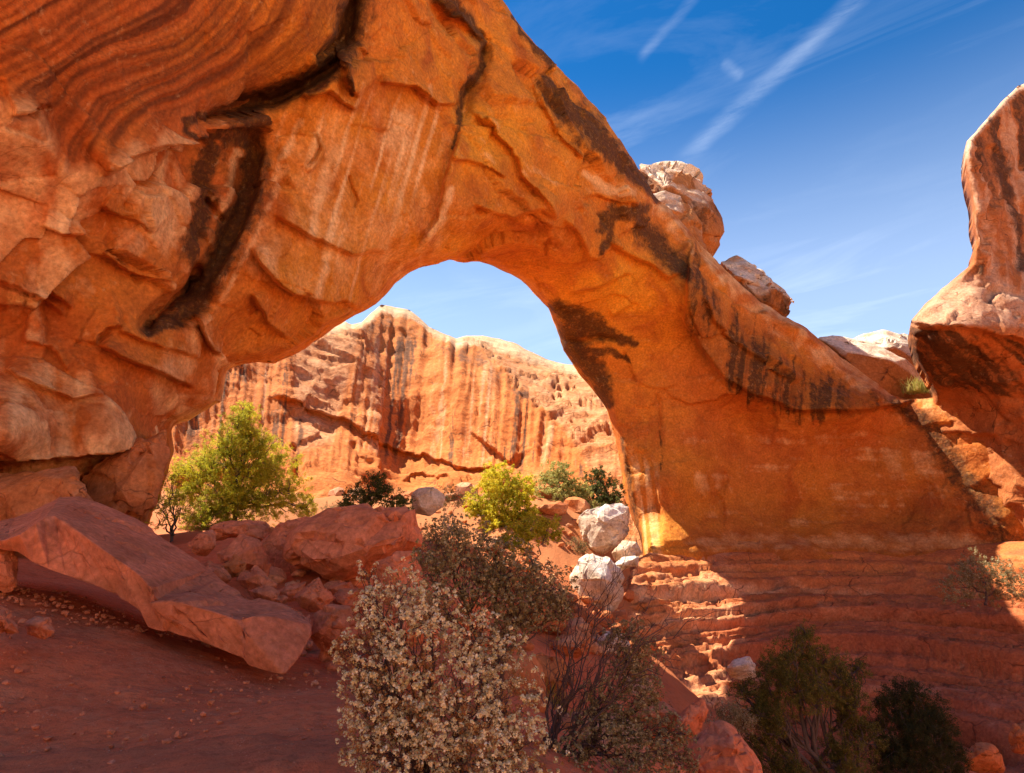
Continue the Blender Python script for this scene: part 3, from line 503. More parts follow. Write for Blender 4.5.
def strata(P, U):
    z = P[..., 2] + 0.22 * fbm(P[..., :] * np.array([.09, .09, .05]), 3, 3) + 0.05 * (P[..., 0] - 14) * 0.25; r = np.zeros_like(z)
    for k, (th, amp) in enumerate(((1.5, 0.8), (0.62, 0.6), (0.27, 0.3))):
        zz = z / th + 0.09 * fbm(P * np.array([.25, .25, .1]) / th ** .5, 2, 9 + k); i = np.floor(zz); fz = zz - i
        hh = _h(i.astype(np.int64), np.full(i.shape, k), np.floor(P[..., 0] / (5 * th) + 3 * _h(i.astype(np.int64), np.full(i.shape, 3), np.full(i.shape, 1), 8)).astype(np.int64) * 0, 5)
        saw = np.interp(fz, [0, 0.10, 0.22, 0.75, 1.0], [-0.55, 0.35, 0.5, 0.25, -0.5]); r = r + amp * (saw * (0.45 + 0.9 * hh))
    for k, th in enumerate((1.1, 0.55)):
        zz = (z + 0.10 * n2(P[..., 0] / 9, P[..., 2] / 2, 45 + k)) / th + .4; fz = np.abs(zz - np.round(zz)) * th; pres = sm(fbm(np.stack([P[..., 0] / (4.0 + 2 * k), np.round(zz) * 7.3, 0 * z], -1), 3, 47 + k), -0.12, 0.15); r = r - (0.95, 0.55)[k] * np.exp(-(fz / (0.10, 0.06)[k]) ** 2) * pres
    KEEP['seam'] = sum(1.0 * np.exp(-(np.abs(((z + 0.10 * n2(P[..., 0] / 9, P[..., 2] / 2, 45 + k)) / th + .4) - np.round((z + 0.10 * n2(P[..., 0] / 9, P[..., 2] / 2, 45 + k)) / th + .4)) * th / (0.11, 0.07)[k]) ** 2) * sm(fbm(np.stack([P[..., 0] / (4.0 + 2 * k), np.round((z + 0.10 * n2(P[..., 0] / 9, P[..., 2] / 2, 45 + k)) / th + .4) * 7.3, 0 * z], -1), 3, 47 + k), -0.12, 0.15) * (0.9, 0.55)[k] for k, th in enumerate((1.1, 0.55)))
    bz = z / 0.8 + .3 * fbm(P / 6, 2, 61); KEEP['bed'] = fbm(np.stack([0 * z + .3, P[..., 0] * .02, bz * 1.7], -1), 3, 66) * 1.4
    return r
def led_world(P, U, V, dist):
    Pw = P + 0.5 * np.stack([fbm(P / 1.6, 3, s) for s in (1, 2, 3)], -1); h1, e1 = cells(Pw * np.array([1, 1, 3.2]) / 2.6, 31, 1.0); h2, e2 = cells(Pw * np.array([1, 1, 1.6]) / 0.8, 37, 1.0)
    lit = sm(-U, -800, -700); return (1.15 * (1 - 0.5 * lit) * strata(P, U) * (0.55 + 0.55 * sm(V, 560, 620)) + (0.14 + 0.26 * lit) * h1 + (0.06 + 0.14 * lit) * h2 + 0.07 * fbm(P / 1.8, 5, 19)) * (0.35 + 0.65 * sm(V, 552, 575))
def led_masks(P, U, V, dist):
    seam = sm(n2(U / 160, V / 3.2 + 0.02 * U, 81, 3), 0.2, 0.55); dark = 0.45 * seam * sm(V, 555, 580) * sm(U, 740, 800)  # seam stains, painted stronger on the right to deepen weak crevice shade
    bed, seam2 = KEEP['bed'], KEEP['seam']; dark = np.maximum(dark, np.clip(seam2, 0, 1) * (0.45 + 0.4 * sm(U, 730, 780)) * sm(V, 552, 562))
    return {'dark': dark, 'pale': np.clip(0.25 * sm(n2(U / 70, V / 7, 83, 4), 0.0, 0.6) + 0.3 * sm(-U, -790, -700) + 0.5 * np.clip(bed, 0, 1), 0, 0.9), 'band': np.clip(-0.9 * bed - .1, 0, .7) * sm(U, 700, 800) * sm(V, 556, 580), 'tint': 0.15 + 0.7 * sm(V, 556, 640) * sm(U, 650, 760) + 0 * U}  # sun patch at the left end strengthened with paler rock colour
M_led = rock_material('bedded red sandstone', (0.60, 0.185, 0.045), (0.46, 0.120, 0.048), pale=(0.74, 0.40, 0.20), bump=0.6, third=(0.40, 0.12, 0.05), band=(0.18, 0.06, 0.03))
v, f, a, _, _ = relief(led_out, led_ctrl, 1.6, None, 2.6, 4, (6, 1.5), [], 6.0, led_world, led_masks, back=(0, 1, -0.3))
tag(mesh_obj('rock_ledge', v, f, M_led, attrs=a), 'layered red sandstone ledges stepping down below the smooth right wall', 'rock ledge')

# ================================================================ the far canyon wall seen through the opening
far_out = [(60, 300), (200, 330), (300, 330), (322, 326), (336, 323), (346, 321), (352, 324), (362, 322), (372, 312), (381, 304), (392, 306), (409, 310), (420, 318), (429, 326), (444, 334), (456, 339), (466, 336), (482, 335), (500, 339), (514, 343), (530, 352), (548, 360), (566, 364), (582, 366), (594, 376), (606, 388), (640, 402), (720, 430), (720, 590), (60, 590)]
far_ctrl = [(60, 330, 62), (200, 340, 68), (230, 400, 64), (220, 480, 56), (150, 480, 54), (300, 345, 76), (330, 330, 82), (335, 400, 73), (340, 440, 66), (300, 430, 63), (275, 470, 57), (360, 330, 86), (362, 380, 76), (370, 440, 68), (350, 470, 59), (320, 500, 52), (381, 308, 98), (385, 330, 92), (400, 360, 88), (400, 440, 76), (390, 480, 65), (380, 520, 54),
            (430, 332, 97), (450, 362, 85), (450, 440, 74), (450, 468, 69), (440, 500, 60), (450, 540, 50), (480, 340, 102), (480, 362, 88), (520, 395, 79), (520, 450, 70), (500, 480, 66), (500, 510, 57), (520, 348, 102), (530, 375, 89), (560, 370, 95), (560, 400, 81), (560, 440, 71), (570, 480, 64), (560, 520, 55), (590, 380, 90), (600, 420, 75), (600, 460, 67), (610, 490, 62), (640, 420, 75), (640, 500, 60), (600, 560, 50)]
FL = [([(262, 398), (290, 400), (318, 408), (346, 420), (366, 432), (400, 452), (440, 462), (470, 472), (510, 466)], 'step', 1.8, 22), ([(470, 428), (482, 440), (496, 450), (514, 468)], 'step', 1.6, 16), ([(352, 440), (360, 455), (372, 470)], 'groove', 1.2, 3.5),
      ([(380, 318), (400, 330), (430, 344), (470, 362), (500, 372), (530, 400)], 'step', 0.7, 12), ([(292, 440), (300, 460), (296, 480)], 'groove', 1.0, 4), ([(350, 326), (362, 340), (366, 352)], 'step', 1.0, 8), ([(400, 480), (420, 474), (450, 482), (462, 500)], 'step', 1.2, 14)]
def far_stone(U, V):  # 0 = streaked orange face, 1 = pale pocked slope
    d = np.interp(V, [330, 345, 390, 430, 480], [440, 470, 520, 560, 592]); e = np.interp(V, [320, 360, 440, 470], [366, 356, 338, 330])
    return np.maximum(sm(U - d, -6, 10), sm(e - U, -4, 8) * sm(U, 286, 300) * (1 - sm(V, 440, 462)))
def far_world(P, U, V, dist):
    ps = far_stone(U, V); pk = np.stack([U / 9 + n2(U / 20, V / 20, 3), V / 8 + n2(U / 20, V / 20, 6), 0 * U], -1); i = np.floor(pk)
    flute = n2((U + 0.10 * V) / 7, V / 160, 61, 4); h1, e1 = cells((P + 1.5 * np.stack([fbm(P / 5, 2, s) for s in (1, 2, 3)], -1)) / 6.5, 51, 1.2); h2, e2 = cells(P / 2.6, 53, 1.2)
    wz = (U > 490) * sm(V, 360, 385) * (1 - sm(V, 430, 450)); hole = np.zeros_like(U); r = np.random.default_rng(5)
    for _ in range(130):
        cx, cy_ = r.uniform(510, 615), r.uniform(368, 440); s = r.uniform(0.9, 2.7) * r.uniform(.6, 1.2); hole = np.maximum(hole, np.exp(-(((U - cx) / s) ** 2 + ((V - cy_) / (s * .75)) ** 2) ** 2) * min(1, s / 3))
    low = sm(V, 455, 480)
    return (1 - ps) * (1 - low) * 0.75 * flute + (0.9 * h1 + 0.4 * h2) * (0.25 + 0.75 * np.maximum(ps, low)) - 1.0 * hole * ps + 0.5 * fbm(P / 3, 5, 57)
def far_masks(P, U, V, dist):
    ps = far_stone(U, V); face = (1 - ps) * sm(V, 318, 350) * (1 - sm(V, 445 + 0.1 * (U - 380), 475 + 0.1 * (U - 380)))
    st = 0.6 * n2((U + 0.10 * V) / 9, V / 200, 63, 3) + 0.6 * n2((U + 0.10 * V) / 3.2, V / 160, 64, 3); dark = face * (0.85 * sm(st + .12 * n2(U / 9, V / 25, 62), 0.08, 0.30))
    rim = np.interp(U, [366, 381, 400, 430, 456, 480, 520], [330, 318, 326, 344, 354, 358, 392]); dark = np.maximum(dark, 0.75 * np.exp(-((V - rim) / 9) ** 2) * (U > 362) * (U < 530) * np.clip(.6 + 1.2 * n2(U / 6, V / 8, 67), 0, 1))
    dark = np.maximum(dark, 0.8 * stain(U, V, [(366, 335, 5), (362, 370, 6), (354, 410, 5), (350, 430, 3)], 0.3, 5, 3) * np.clip(.6 + 1.2 * n2(U / 3, V / 60, 68), 0, 1)); dark = np.maximum(dark, 0.8 * stain(U, V, [(302, 415, 2), (300, 440, 3), (296, 470, 3)], 0.3, 6, 2))
    dark = np.maximum(dark, 0.7 * sm(290 - U, -5, 5) * np.clip(1.6 * n2(U / 5, V / 120, 69, 3), 0, 1) * (1 - sm(V, 450, 500))); dark = np.maximum(dark, 0.5 * ps * (U > 450) * sm(V, 430, 450) * np.clip(0.4 + 1.6 * n2(U / 5, V / 70, 70), 0, 1))
    pale = np.maximum(0.42 * ps, 0.9 * (1 - sm(V - np.interp(U, [300, 340, 362, 381, 409, 456, 482, 530, 582, 640], [330, 323, 322, 304, 310, 339, 335, 352, 366, 402]), 5, 15)))
    pale = np.maximum(pale, face * np.clip(-1.3 * st - 0.05, 0, 0.6)); pale = np.maximum(pale, 0.4 * sm(V, 460, 480) * np.clip(1.5 * n2(U / 20, V / 14, 75, 4), 0, 1))
    return {'dark': dark, 'pale': pale * (1 - 0.8 * dark), 'band': 0 * U, 'tint': 0.3 + 0.3 * ps}
M_far = rock_material('pale streaked sandstone', (0.62, 0.185, 0.034), (0.56, 0.19, 0.05), pale=(0.68, 0.45, 0.25), dark=(0.10, 0.045, 0.022), zone=0.5, grain=0.4, bump=0.7, var=0.25)
v, f, a, _, _ = relief(far_out, far_ctrl, 1.5, None, 1.0, 6, (7, 5.0), FL, 12.0, far_world, far_masks, back=(0, 1, 0))
tag(mesh_obj('cliff', v, f, M_far, attrs=a), 'sunlit far canyon wall with dark vertical streaks seen through the arch opening', 'cliff')

# ================================================================ the cliff at the right edge
rc_out = [(1260, -60), (1090, 40), (1040, 76), (1018, 86), (1012, 92), (1003, 100), (992, 112), (978, 130), (967, 142), (965, 156), (966, 172), (972, 200), (974, 222), (978, 238), (974, 250), (972, 262), (958, 276), (940, 290), (924, 306), (912, 320), (910, 332), (913, 350), (920, 366), (931, 384), (934, 393), (932, 410), (940, 440), (954, 470), (972, 500), (990, 530), (1006, 556), (1016, 600), (1260, 600)]
rc_ctrl = [(1240, -50, 62), (1060, 60, 51), (1015, 90, 47), (970, 140, 44), (966, 170, 43.4), (1024, 150, 48), (1150, 150, 57), (978, 238, 43.0), (1000, 240, 44.6), (1024, 250, 46.0), (972, 268, 43.4), (940, 292, 44.5), (912, 325, 45), (960, 318, 42), (1010, 312, 42), (930, 330, 43.0), (1024, 335, 42), (935, 365, 46.5), (980, 365, 45), (1024, 365, 44), (932, 400, 52.6), (975, 400, 49), (1024, 400, 46.5), (940, 440, 53.2), (985, 440, 50), (1024, 440, 47), (956, 470, 53), (974, 500, 52.4), (992, 530, 51.2), (1024, 500, 47.5), (1010, 565, 49.5), (1040, 560, 47), (1150, 560, 43), (1150, 400, 44), (1150, 300, 44.5), (1240, 300, 46), (1240, 560, 43)]
RL = [([(906, 322), (930, 328), (960, 326), (985, 330), (1024, 342), (1120, 372)], 'full', 1.0, 18), ([(985, 306), (1000, 294), (1012, 296), (1040, 300)], 'step', -0.8, 14), ([(966, 166), (974, 240)], 'groove', 0.0, 4), ([(930, 440), (960, 432), (1000, 436)], 'step', 0.7, 12), ([(940, 480), (965, 474), (1000, 480)], 'step', 0.5, 10)]
def rc_world(P, U, V, dist):
    h1, e1 = cells((P + np.stack([fbm(P / 3, 2, s) for s in (1, 2, 3)], -1)) / 4, 71, 1.2); h2, e2 = cells(P / 1.2, 73, 1.2); fl = n2((U + 0.25 * V) / 8, V / 120, 75, 3)
    return 0.55 * h1 + 0.2 * h2 + 0.3 * fbm(P / 2, 5, 77) + 0.3 * fl * (V < 290) + 0.12 * fbm(P / .6, 3, 78)
def rc_masks(P, U, V, dist):
    fl = n2((U - 0.20 * V) / 7, V / 140, 85, 4); dark = np.clip(1.9 * fl + 0.34, 0, 0.85) * (V < 300) * sm(dist, 2, 10)  # varnish streaks, plus overall darkening for the tower face's shade
    dark = np.maximum(dark, 0.9 * stain(U, V, [(992, 120, 4), (1000, 150, 10), (1010, 190, 9), (1014, 220, 6), (1024, 270, 3)], 0.3, 4, 5)); dark *= 1 - 0.85 * sm(U - V * 0 - 930, -20, 30) * sm(V, 268, 290) * (1 - sm(V, 322, 330))
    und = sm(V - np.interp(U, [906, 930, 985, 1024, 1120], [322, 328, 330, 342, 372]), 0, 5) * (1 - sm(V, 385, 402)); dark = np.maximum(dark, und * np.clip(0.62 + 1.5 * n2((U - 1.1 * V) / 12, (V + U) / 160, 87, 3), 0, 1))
    dark = np.maximum(dark, 0.8 * stain(U, V, [(900, 400, 9), (935, 430, 12), (950, 462, 13), (970, 492, 12), (1010, 550, 12)], 0.4, 15, 5))
    pale = np.maximum(0.55 * (sm(U, 905, 912) * sm(V, 262, 285) * (1 - sm(V, 322, 332)) * (1 - sm(U - (V - 262) * 1.2, 975, 1000))), 0.8 * (1 - sm(dist, 3, 8)) * (V < 160))  # sunlit tower edge and shelf top painted pale
    pale = np.maximum(pale, np.clip(-1.2 * fl, 0, .5) * (V < 300))
    return {'dark': dark, 'pale': pale, 'band': 0 * U, 'tint': 0.6 + 0 * U}
M_rc = rock_material('streaked red sandstone', (0.50, 0.16, 0.04), (0.36, 0.11, 0.035), pale=(0.66, 0.44, 0.29), bump=0.6)
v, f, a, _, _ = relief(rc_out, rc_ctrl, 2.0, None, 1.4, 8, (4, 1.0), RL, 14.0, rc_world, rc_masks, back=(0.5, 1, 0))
tag(mesh_obj('cliff', v, f, M_rc, attrs=a), 'tall dark streaked cliff tower with a jutting overhang at the right edge', 'cliff')

# ================================================================ boulders
M_red = rock_material('red boulder rock', (0.66, 0.225, 0.105), (0.54, 0.160, 0.070), pale=(0.72, 0.36, 0.20), grain=1.5, bump=0.5, zone=2.0, cracks=.5)
M_orange = rock_material('orange boulder rock', (0.56, 0.20, 0.06), (0.45, 0.14, 0.05), pale=(0.62, 0.36, 0.2), grain=1.2, bump=0.4, zone=1.6)
M_white = rock_material('pale boulder rock', (0.70, 0.56, 0.42), (0.58, 0.38, 0.22), pale=(0.78, 0.70, 0.60), dark=(0.22, 0.11, 0.05), grain=1.2, bump=0.5, zone=1.6)
M_rim = rock_material('weathered rim rock', (0.50, 0.21, 0.065), (0.40, 0.14, 0.04), pale=(0.76, 0.62, 0.46), dark=(0.10, 0.042, 0.016), grain=0.7, bump=0.6, zone=0.8)
def finish_rock(name, verts, faces, mat, label, cat, group, size, amp, seed, pale_top=0.0, dark_low=0.0, bevel=0.05, facet=1.15, cuts=None, laminate=0.006, sharp=24):
    bm = bmesh.new(); vs_ = [bm.verts.new(tuple(p)) for p in verts]
    if faces is None:
        r = bmesh.ops.convex_hull(bm, input=bm.verts); bmesh.ops.delete(bm, geom=[g for g in set(r['geom_interior'] + r['geom_unused']) if isinstance(g, bmesh.types.BMVert)], context='VERTS')
    else:
        for q in faces:
            try: bm.faces.new([vs_[i] for i in q])
            except ValueError: pass
        bmesh.ops.remove_doubles(bm, verts=bm.verts, dist=0.004)
    bmesh.ops.dissolve_limit(bm, angle_limit=R(4), verts=bm.verts, edges=bm.edges)
    if bevel: bmesh.ops.bevel(bm, geom=list(bm.edges), offset=bevel * size, segments=2, profile=0.6, affect='EDGES', clamp_overlap=True)
    bmesh.ops.triangulate(bm, faces=bm.faces)
    tgt = size * 0.045
    for _ in range(7):
        es = [e for e in bm.edges if e.calc_length() > tgt * 1.4]
        if not es or len(bm.verts) > 26000: break
        bmesh.ops.subdivide_edges(bm, edges=es, cuts=1); bmesh.ops.triangulate(bm, faces=[f_ for f_ in bm.faces if len(f_.verts) > 3])
    bm.normal_update(); bmesh.ops.recalc_face_normals(bm, faces=bm.faces)
    co = np.array([v_.co[:] for v_ in bm.verts]); no = np.array([v_.normal[:] for v_ in bm.verts])
    k = size; h1, e1 = cells(co / (0.42 * k) + seed, seed, 1.2); h2, e2 = cells(co / (0.15 * k) + seed, seed + 5, 1.0)
    d = facet * (0.07 * k * h1 + 0.02 * k * h2 - 0.02 * k * np.exp(-e1 / .04)) + amp * k * fbm(co / (0.35 * k), 4, seed + 9) + 0.10 * amp * k * fbm(co / (0.05 * k), 3, seed + 12)
    if laminate: d = d + laminate * k * fbm(np.stack([co[:, 0] / k, co[:, 1] / k, co[:, 2] / (0.09 * k) + 0.6 * fbm(co / k, 2, 3)], -1), 3, seed + 21)
    co2 = co + no * d[:, None]
    tr = np.array([[v_.index for v_ in f_.verts] for f_ in bm.faces]) if True else None
    bm.verts.index_update(); tr = np.array([[v_.index for v_ in f_.verts] for f_ in bm.faces]); bm.free()
    n = fbm(co / (0.3 * k), 4, seed + 30)
    n2_ = fbm(np.stack([co[:, 0] / k, co[:, 1] / k, co[:, 2] / (0.07 * k)], -1), 3, seed + 41)
    at_ = {'dark': dark_low * np.clip(0.5 + 1.2 * n, 0, 1) * sm(0.5 - no[:, 2], 0, 0.6), 'pale': np.clip(pale_top * (sm(no[:, 2], 0.05, 0.7) + 0.5 * n) + 0.35 * n2_ + .25 * n, 0, 1), 'band': np.clip(0.7 * n2_ - .05, 0, .5), 'tint': 0.5 + 0.6 * n}  # sunlit tops put into the colour: up-facing rock turns paler
    o = mesh_obj(name, co2, None, mat, tris=tr, attrs=at_); o.data.set_sharp_from_angle(angle=R(sharp)); return tag(o, label, cat, group)
def boulder(poly, Y, label, mat=M_red, thick=None, front=None, group=None, seed=1, amp=0.012, name='boulder', cat='boulder', bow=0.35, **kw):
    poly = [tuple(p) for p in poly]; r_ = random.Random(seed); c = np.mean(poly, axis=0)
    wpx = np.ptp([p[0] for p in poly]); hpx = np.ptp([p[1] for p in poly]); size = max(wpx, hpx) / FPX * Y; th = thick or 0.75 * size
    P = [at(x, y, Y + th * r_.uniform(-.12, .12)) for x, y in poly]
    P += [at(c[0] + (x - c[0]) * .72, c[1] + (y - c[1]) * .72, Y + th * r_.uniform(.4, .6)) for x, y in poly]
    if front is None:
        front = [(c[0] + (x - c[0]) * r_.uniform(.45, .62), c[1] + (y - c[1]) * r_.uniform(.3, .6) - 0.03 * hpx, -r_.uniform(.25, .5)) for x, y in poly[::2]]
    P += [at(x, y, Y + th * dy) for x, y, dy in front]
    return finish_rock(name, np.array(P), None, mat, label, cat, group, size, amp, seed, **kw)
# the long fallen slab: rows of edge points lofted round it (far top edge, near top edge, near bottom edge)
def loft_rock(rows, back, **kw):
    rows = [at(*np.array(r_).T) for r_ in rows]; n = 26
    def res(r_):
        L_ = np.r_[0, np.cumsum(np.linalg.norm(np.diff(r_, axis=0), axis=1))]; t_ = np.linspace(0, L_[-1], n); return np.stack([np.interp(t_, L_, r_[:, k]) for k in range(3)], -1)
    rows = [res(r_) for r_ in rows]; rows += [rows[-1] + np.array(back), rows[0] + np.array([back[0], back[1] * .25, back[2] - .35])]
    Vt = np.concatenate(rows); m = len(rows); F = []
    for i in range(m):
        for j in range(n - 1): a0, b0 = i * n + j, ((i + 1) % m) * n + j; F += [(a0, a0 + 1, b0 + 1), (a0, b0 + 1, b0)]
    for j in (0, n - 1): F += [tuple(i * n + j for i in range(m))]
    return finish_rock(verts=Vt, faces=F, **kw)
loft_rock([[(-60, 538, 10.4), (-5, 524, 10.9), (23, 516, 11.2), (61, 498, 12.0), (80, 497, 12.2), (104, 506, 12.3), (129, 516, 12.4), (168, 539, 12.2), (203, 566, 12.0), (230, 585, 11.7), (250, 597, 11.3), (276, 604, 11.1), (296, 608, 10.8), (304, 616, 10.3)],
           [(-60, 540, 9.7), (0, 541, 9.5), (12, 540, 9.4), (32, 526, 9.5), (51, 513, 10.0), (64, 523, 9.85), (78, 532, 9.7), (104, 550, 9.55), (129, 567, 9.5), (152, 586, 9.4), (146, 604, 9.3), (175, 603, 9.35), (200, 607, 9.35), (234, 618, 9.3), (272, 618, 9.55), (310, 626, 9.9)],
           [(-60, 548, 9.8), (0, 549, 9.6), (12, 549, 9.6), (39, 565, 9.6), (68, 576, 9.65), (98, 587, 9.6), (122, 598, 9.6), (141, 609, 9.5), (142, 616, 9.5), (148, 626, 9.5), (195, 641, 9.45), (230, 655, 9.4), (252, 665, 9.35), (285, 673, 9.2), (298, 655, 9.5), (310, 634, 9.8)]],
          (-0.45, 1.5, 0.10), name='boulder', mat=M_red, label='long tilted red slab boulder lying across the dirt at the left', cat='boulder', group=None, size=2.6, amp=0.012, seed=3, bevel=0.006, facet=0.25, sharp=28)
G = 'fallen red boulders piled below the pinyon'
boulder([(286, 556), (292, 536), (300, 529), (330, 514), (352, 511), (376, 507), (417, 507), (423, 545), (404, 556), (382, 572), (345, 580), (318, 577), (300, 566)], 15.2, 'broad block boulder with a grey upper face and an orange flank, right of the pile', M_red, front=[(303, 538, -.25), (334, 520, -.1), (372, 512, -.15), (404, 512, -.25), (330, 560, -.42), (376, 545, -.48), (404, 540, -.4), (350, 572, -.3)], group=G, seed=11, bevel=.008)
boulder([(262, 544), (275, 525), (300, 518), (330, 516), (335, 545), (322, 578), (300, 583), (277, 583), (268, 565)], 16.6, 'tall dark red boulder wedged behind the broad block', group=G, seed=12, bevel=.008)
boulder([(215, 553), (240, 535), (258, 540), (271, 556), (269, 576), (248, 572), (222, 562)], 15.0, 'pointed red boulder in the middle of the pile', group=G, seed=13, bevel=.008)
boulder([(210, 528), (224, 521), (250, 520), (272, 527), (264, 540), (242, 538), (216, 540)], 16.6, 'flat red capstone boulder just below the pinyon', group=G, seed=14, bevel=.008)
boulder([(186, 546), (198, 532), (213, 530), (217, 546), (206, 558), (192, 554)], 15.2, 'small rounded red boulder at the left end of the pile, above the slab', group=G, seed=15)
boulder([(222, 566), (235, 554), (247, 562), (243, 576), (228, 578)], 13.9, 'small orange edged boulder leaning on the pointed boulder', M_orange, group=G, seed=16, bevel=.008)
boulder([(236, 580), (244, 569), (258, 566), (276, 585), (272, 594), (250, 596)], 13.4, 'low pink red boulder under the pointed boulder', group=G, seed=17, bevel=.008)
boulder([(249, 591), (258, 587), (272, 589), (287, 598), (285, 606), (262, 605)], 12.7, 'thin dark red rock against the back edge of the slab', group=G, seed=18, bevel=.008)
boulder([(274, 592), (290, 583), (306, 582), (302, 600), (283, 604)], 13.6, 'small flat boulder between the slab and the broad block', group=G, seed=19, bevel=.008)
boulder([(290, 598), (303, 587), (319, 577), (336, 598), (321, 610), (302, 610)], 12.6, 'triangular red boulder below the broad block', group=G, seed=20, bevel=.008)
boulder([(308, 637), (314, 615), (328, 605), (352, 608), (362, 640), (348, 656), (318, 650)], 11.4, 'smooth pink red boulder between slab end and pale shrub', group=G, seed=21, bevel=.008)
boulder([(378, 562), (396, 553), (416, 552), (430, 590), (420, 605), (385, 604)], 13.0, 'pink red boulder below the broad block, half behind the pale shrub', group=G, seed=22, bevel=.008)
boulder([(198, 572), (208, 560), (222, 565), (232, 578), (224, 586), (206, 584)], 13.6, 'little red rock touching the slab beside the rounded boulder', group=G, seed=23, bevel=.008)
boulder([(330, 600), (340, 590), (362, 588), (372, 604), (352, 614)], 13.2, 'small red rock in the gap below the broad block', group=G, seed=24, bevel=.008)
boulder([(322, 590), (336, 582), (352, 580), (356, 592), (338, 598)], 14.2, 'shadowed red rock directly under the broad block', group=G, seed=26, bevel=.008)
boulder([(450, 600), (462, 582), (480, 578), (492, 602), (488, 648), (452, 646)], 9.4, 'upright pink boulder showing through the middle of the shrubs', group=G, seed=25, bevel=.008)
boulder([(392, 600), (410, 588), (440, 592), (446, 640), (396, 650)], 10.8, 'pink red boulder hidden behind the top of the pale shrub', group=G, seed=27, bevel=.008)
boulder([(-34, 548), (-10, 540), (12, 550), (18, 570), (18, 588), (8, 593), (-34, 592)], 9.9, 'red boulder under the high end of the slab at the left edge', seed=31, bevel=.008)
boulder([(-34, 604), (-8, 602), (8, 609), (20, 624), (20, 634), (-34, 642)], 7.9, 'low red boulder on the dirt at the left edge', seed=32, bevel=.008)
boulder([(24, 622), (38, 615), (51, 621), (57, 634), (46, 640), (28, 634)], 8.4, 'small red rock alone on the dirt near the slab', seed=33, name='rock', cat='rock')
# blocks at the foot of the left wall
boulder([(78, 474), (104, 462), (140, 447), (165, 430), (168, 454), (160, 476), (152, 500), (142, 524), (90, 522), (82, 500)], 21.8, 'tall dark orange block under the overhanging lip', M_orange, thick=4.0, seed=34, front=[(100, 470, -.12), (150, 446, -.1), (146, 500, -.1), (98, 512, -.15), (120, 490, -.25)], bevel=.008)
boulder([(-34, 484), (0, 482), (40, 476), (74, 471), (86, 484), (98, 505), (98, 540), (-34, 545)], 19.0, 'cracked pale orange block at the foot of the left wall', M_orange, thick=4.0, seed=35, front=[(0, 492, -.15), (60, 480, -.1), (80, 505, -.15), (20, 520, -.2)], bevel=.008, pale_top=.3)
# pale boulders by the right leg
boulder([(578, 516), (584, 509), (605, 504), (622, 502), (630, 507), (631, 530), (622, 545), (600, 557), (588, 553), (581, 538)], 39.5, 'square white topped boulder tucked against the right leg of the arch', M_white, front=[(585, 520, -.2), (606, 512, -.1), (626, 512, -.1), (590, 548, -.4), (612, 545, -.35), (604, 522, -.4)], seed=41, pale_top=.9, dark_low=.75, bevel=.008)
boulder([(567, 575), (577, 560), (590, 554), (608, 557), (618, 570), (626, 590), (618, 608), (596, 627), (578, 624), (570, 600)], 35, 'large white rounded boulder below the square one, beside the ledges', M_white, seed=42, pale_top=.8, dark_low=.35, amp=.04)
boulder([(610, 552), (622, 541), (636, 543), (643, 553), (634, 562), (616, 564)], 37.5, 'small tan boulder wedged between square boulder and right leg', M_white, seed=43, dark_low=.5)
boulder([(612, 566), (622, 557), (640, 556), (638, 566), (622, 571)], 36, 'low pale rock on the ledge top beside the right leg', M_white, seed=44, pale_top=.6)
boulder([(410, 494), (418, 488), (434, 486), (446, 496), (444, 508), (430, 517), (412, 514)], 27, 'smooth tan boulder behind the broad red block', M_white, seed=45, amp=.02, facet=.4, pale_top=.1)
boulder([(726, 668), (734, 660), (748, 656), (757, 664), (756, 676), (740, 681), (729, 677)], 34.0, 'pale rock sitting on the ledges above the green juniper', M_white, seed=46, pale_top=.5)
boulder([(548, 648), (560, 634), (576, 628), (590, 636), (586, 656), (560, 664)], 24, 'lit orange rock below the large white boulder', M_orange, seed=47, bevel=.008, pale_top=.4)
boulder([(596, 640), (604, 632), (622, 634), (630, 646), (618, 654), (600, 652)], 27, 'blocky tan rock at the foot of the ledges', M_white, seed=48, bevel=.008, pale_top=.4)
boulder([(524, 668), (540, 652), (562, 660), (578, 680), (560, 696), (528, 690)], 20, 'orange rock among the bare twigs of the branchy shrub', M_orange, seed=49, bevel=.008)
# dark red rocks at the bottom
boulder([(672, 738), (678, 715), (690, 702), (702, 700), (706, 710), (700, 736), (684, 745)], 13, 'upright pointed red rock beside the dark juniper', seed=51, bevel=.008)
boulder([(676, 790), (690, 750), (704, 732), (722, 727), (742, 738), (760, 764), (768, 790)], 11, 'craggy dark red boulder at the bottom edge, left of the juniper', M_red, seed=52, bevel=.015, facet=1.8)
boulder([(600, 790), (620, 762), (650, 752), (680, 764), (694, 790)], 9.5, 'low dark red boulder under the branchy shrub', M_red, seed=53, bevel=.008)
boulder([(628, 716), (640, 706), (664, 704), (680, 716), (668, 738), (636, 740)], 13.5, 'flat dark red rock behind the grey shrub', M_red, seed=54, bevel=.008)
boulder([(962, 760), (972, 746), (990, 744), (1004, 754), (1006, 772), (968, 776)], 20, 'tan rock at the bottom right corner', M_orange, seed=55)
boulder([(1006, 738), (1016, 724), (1034, 720), (1050, 730), (1048, 752), (1014, 752)], 21, 'tan boulder cut by the right edge', M_orange, seed=56)
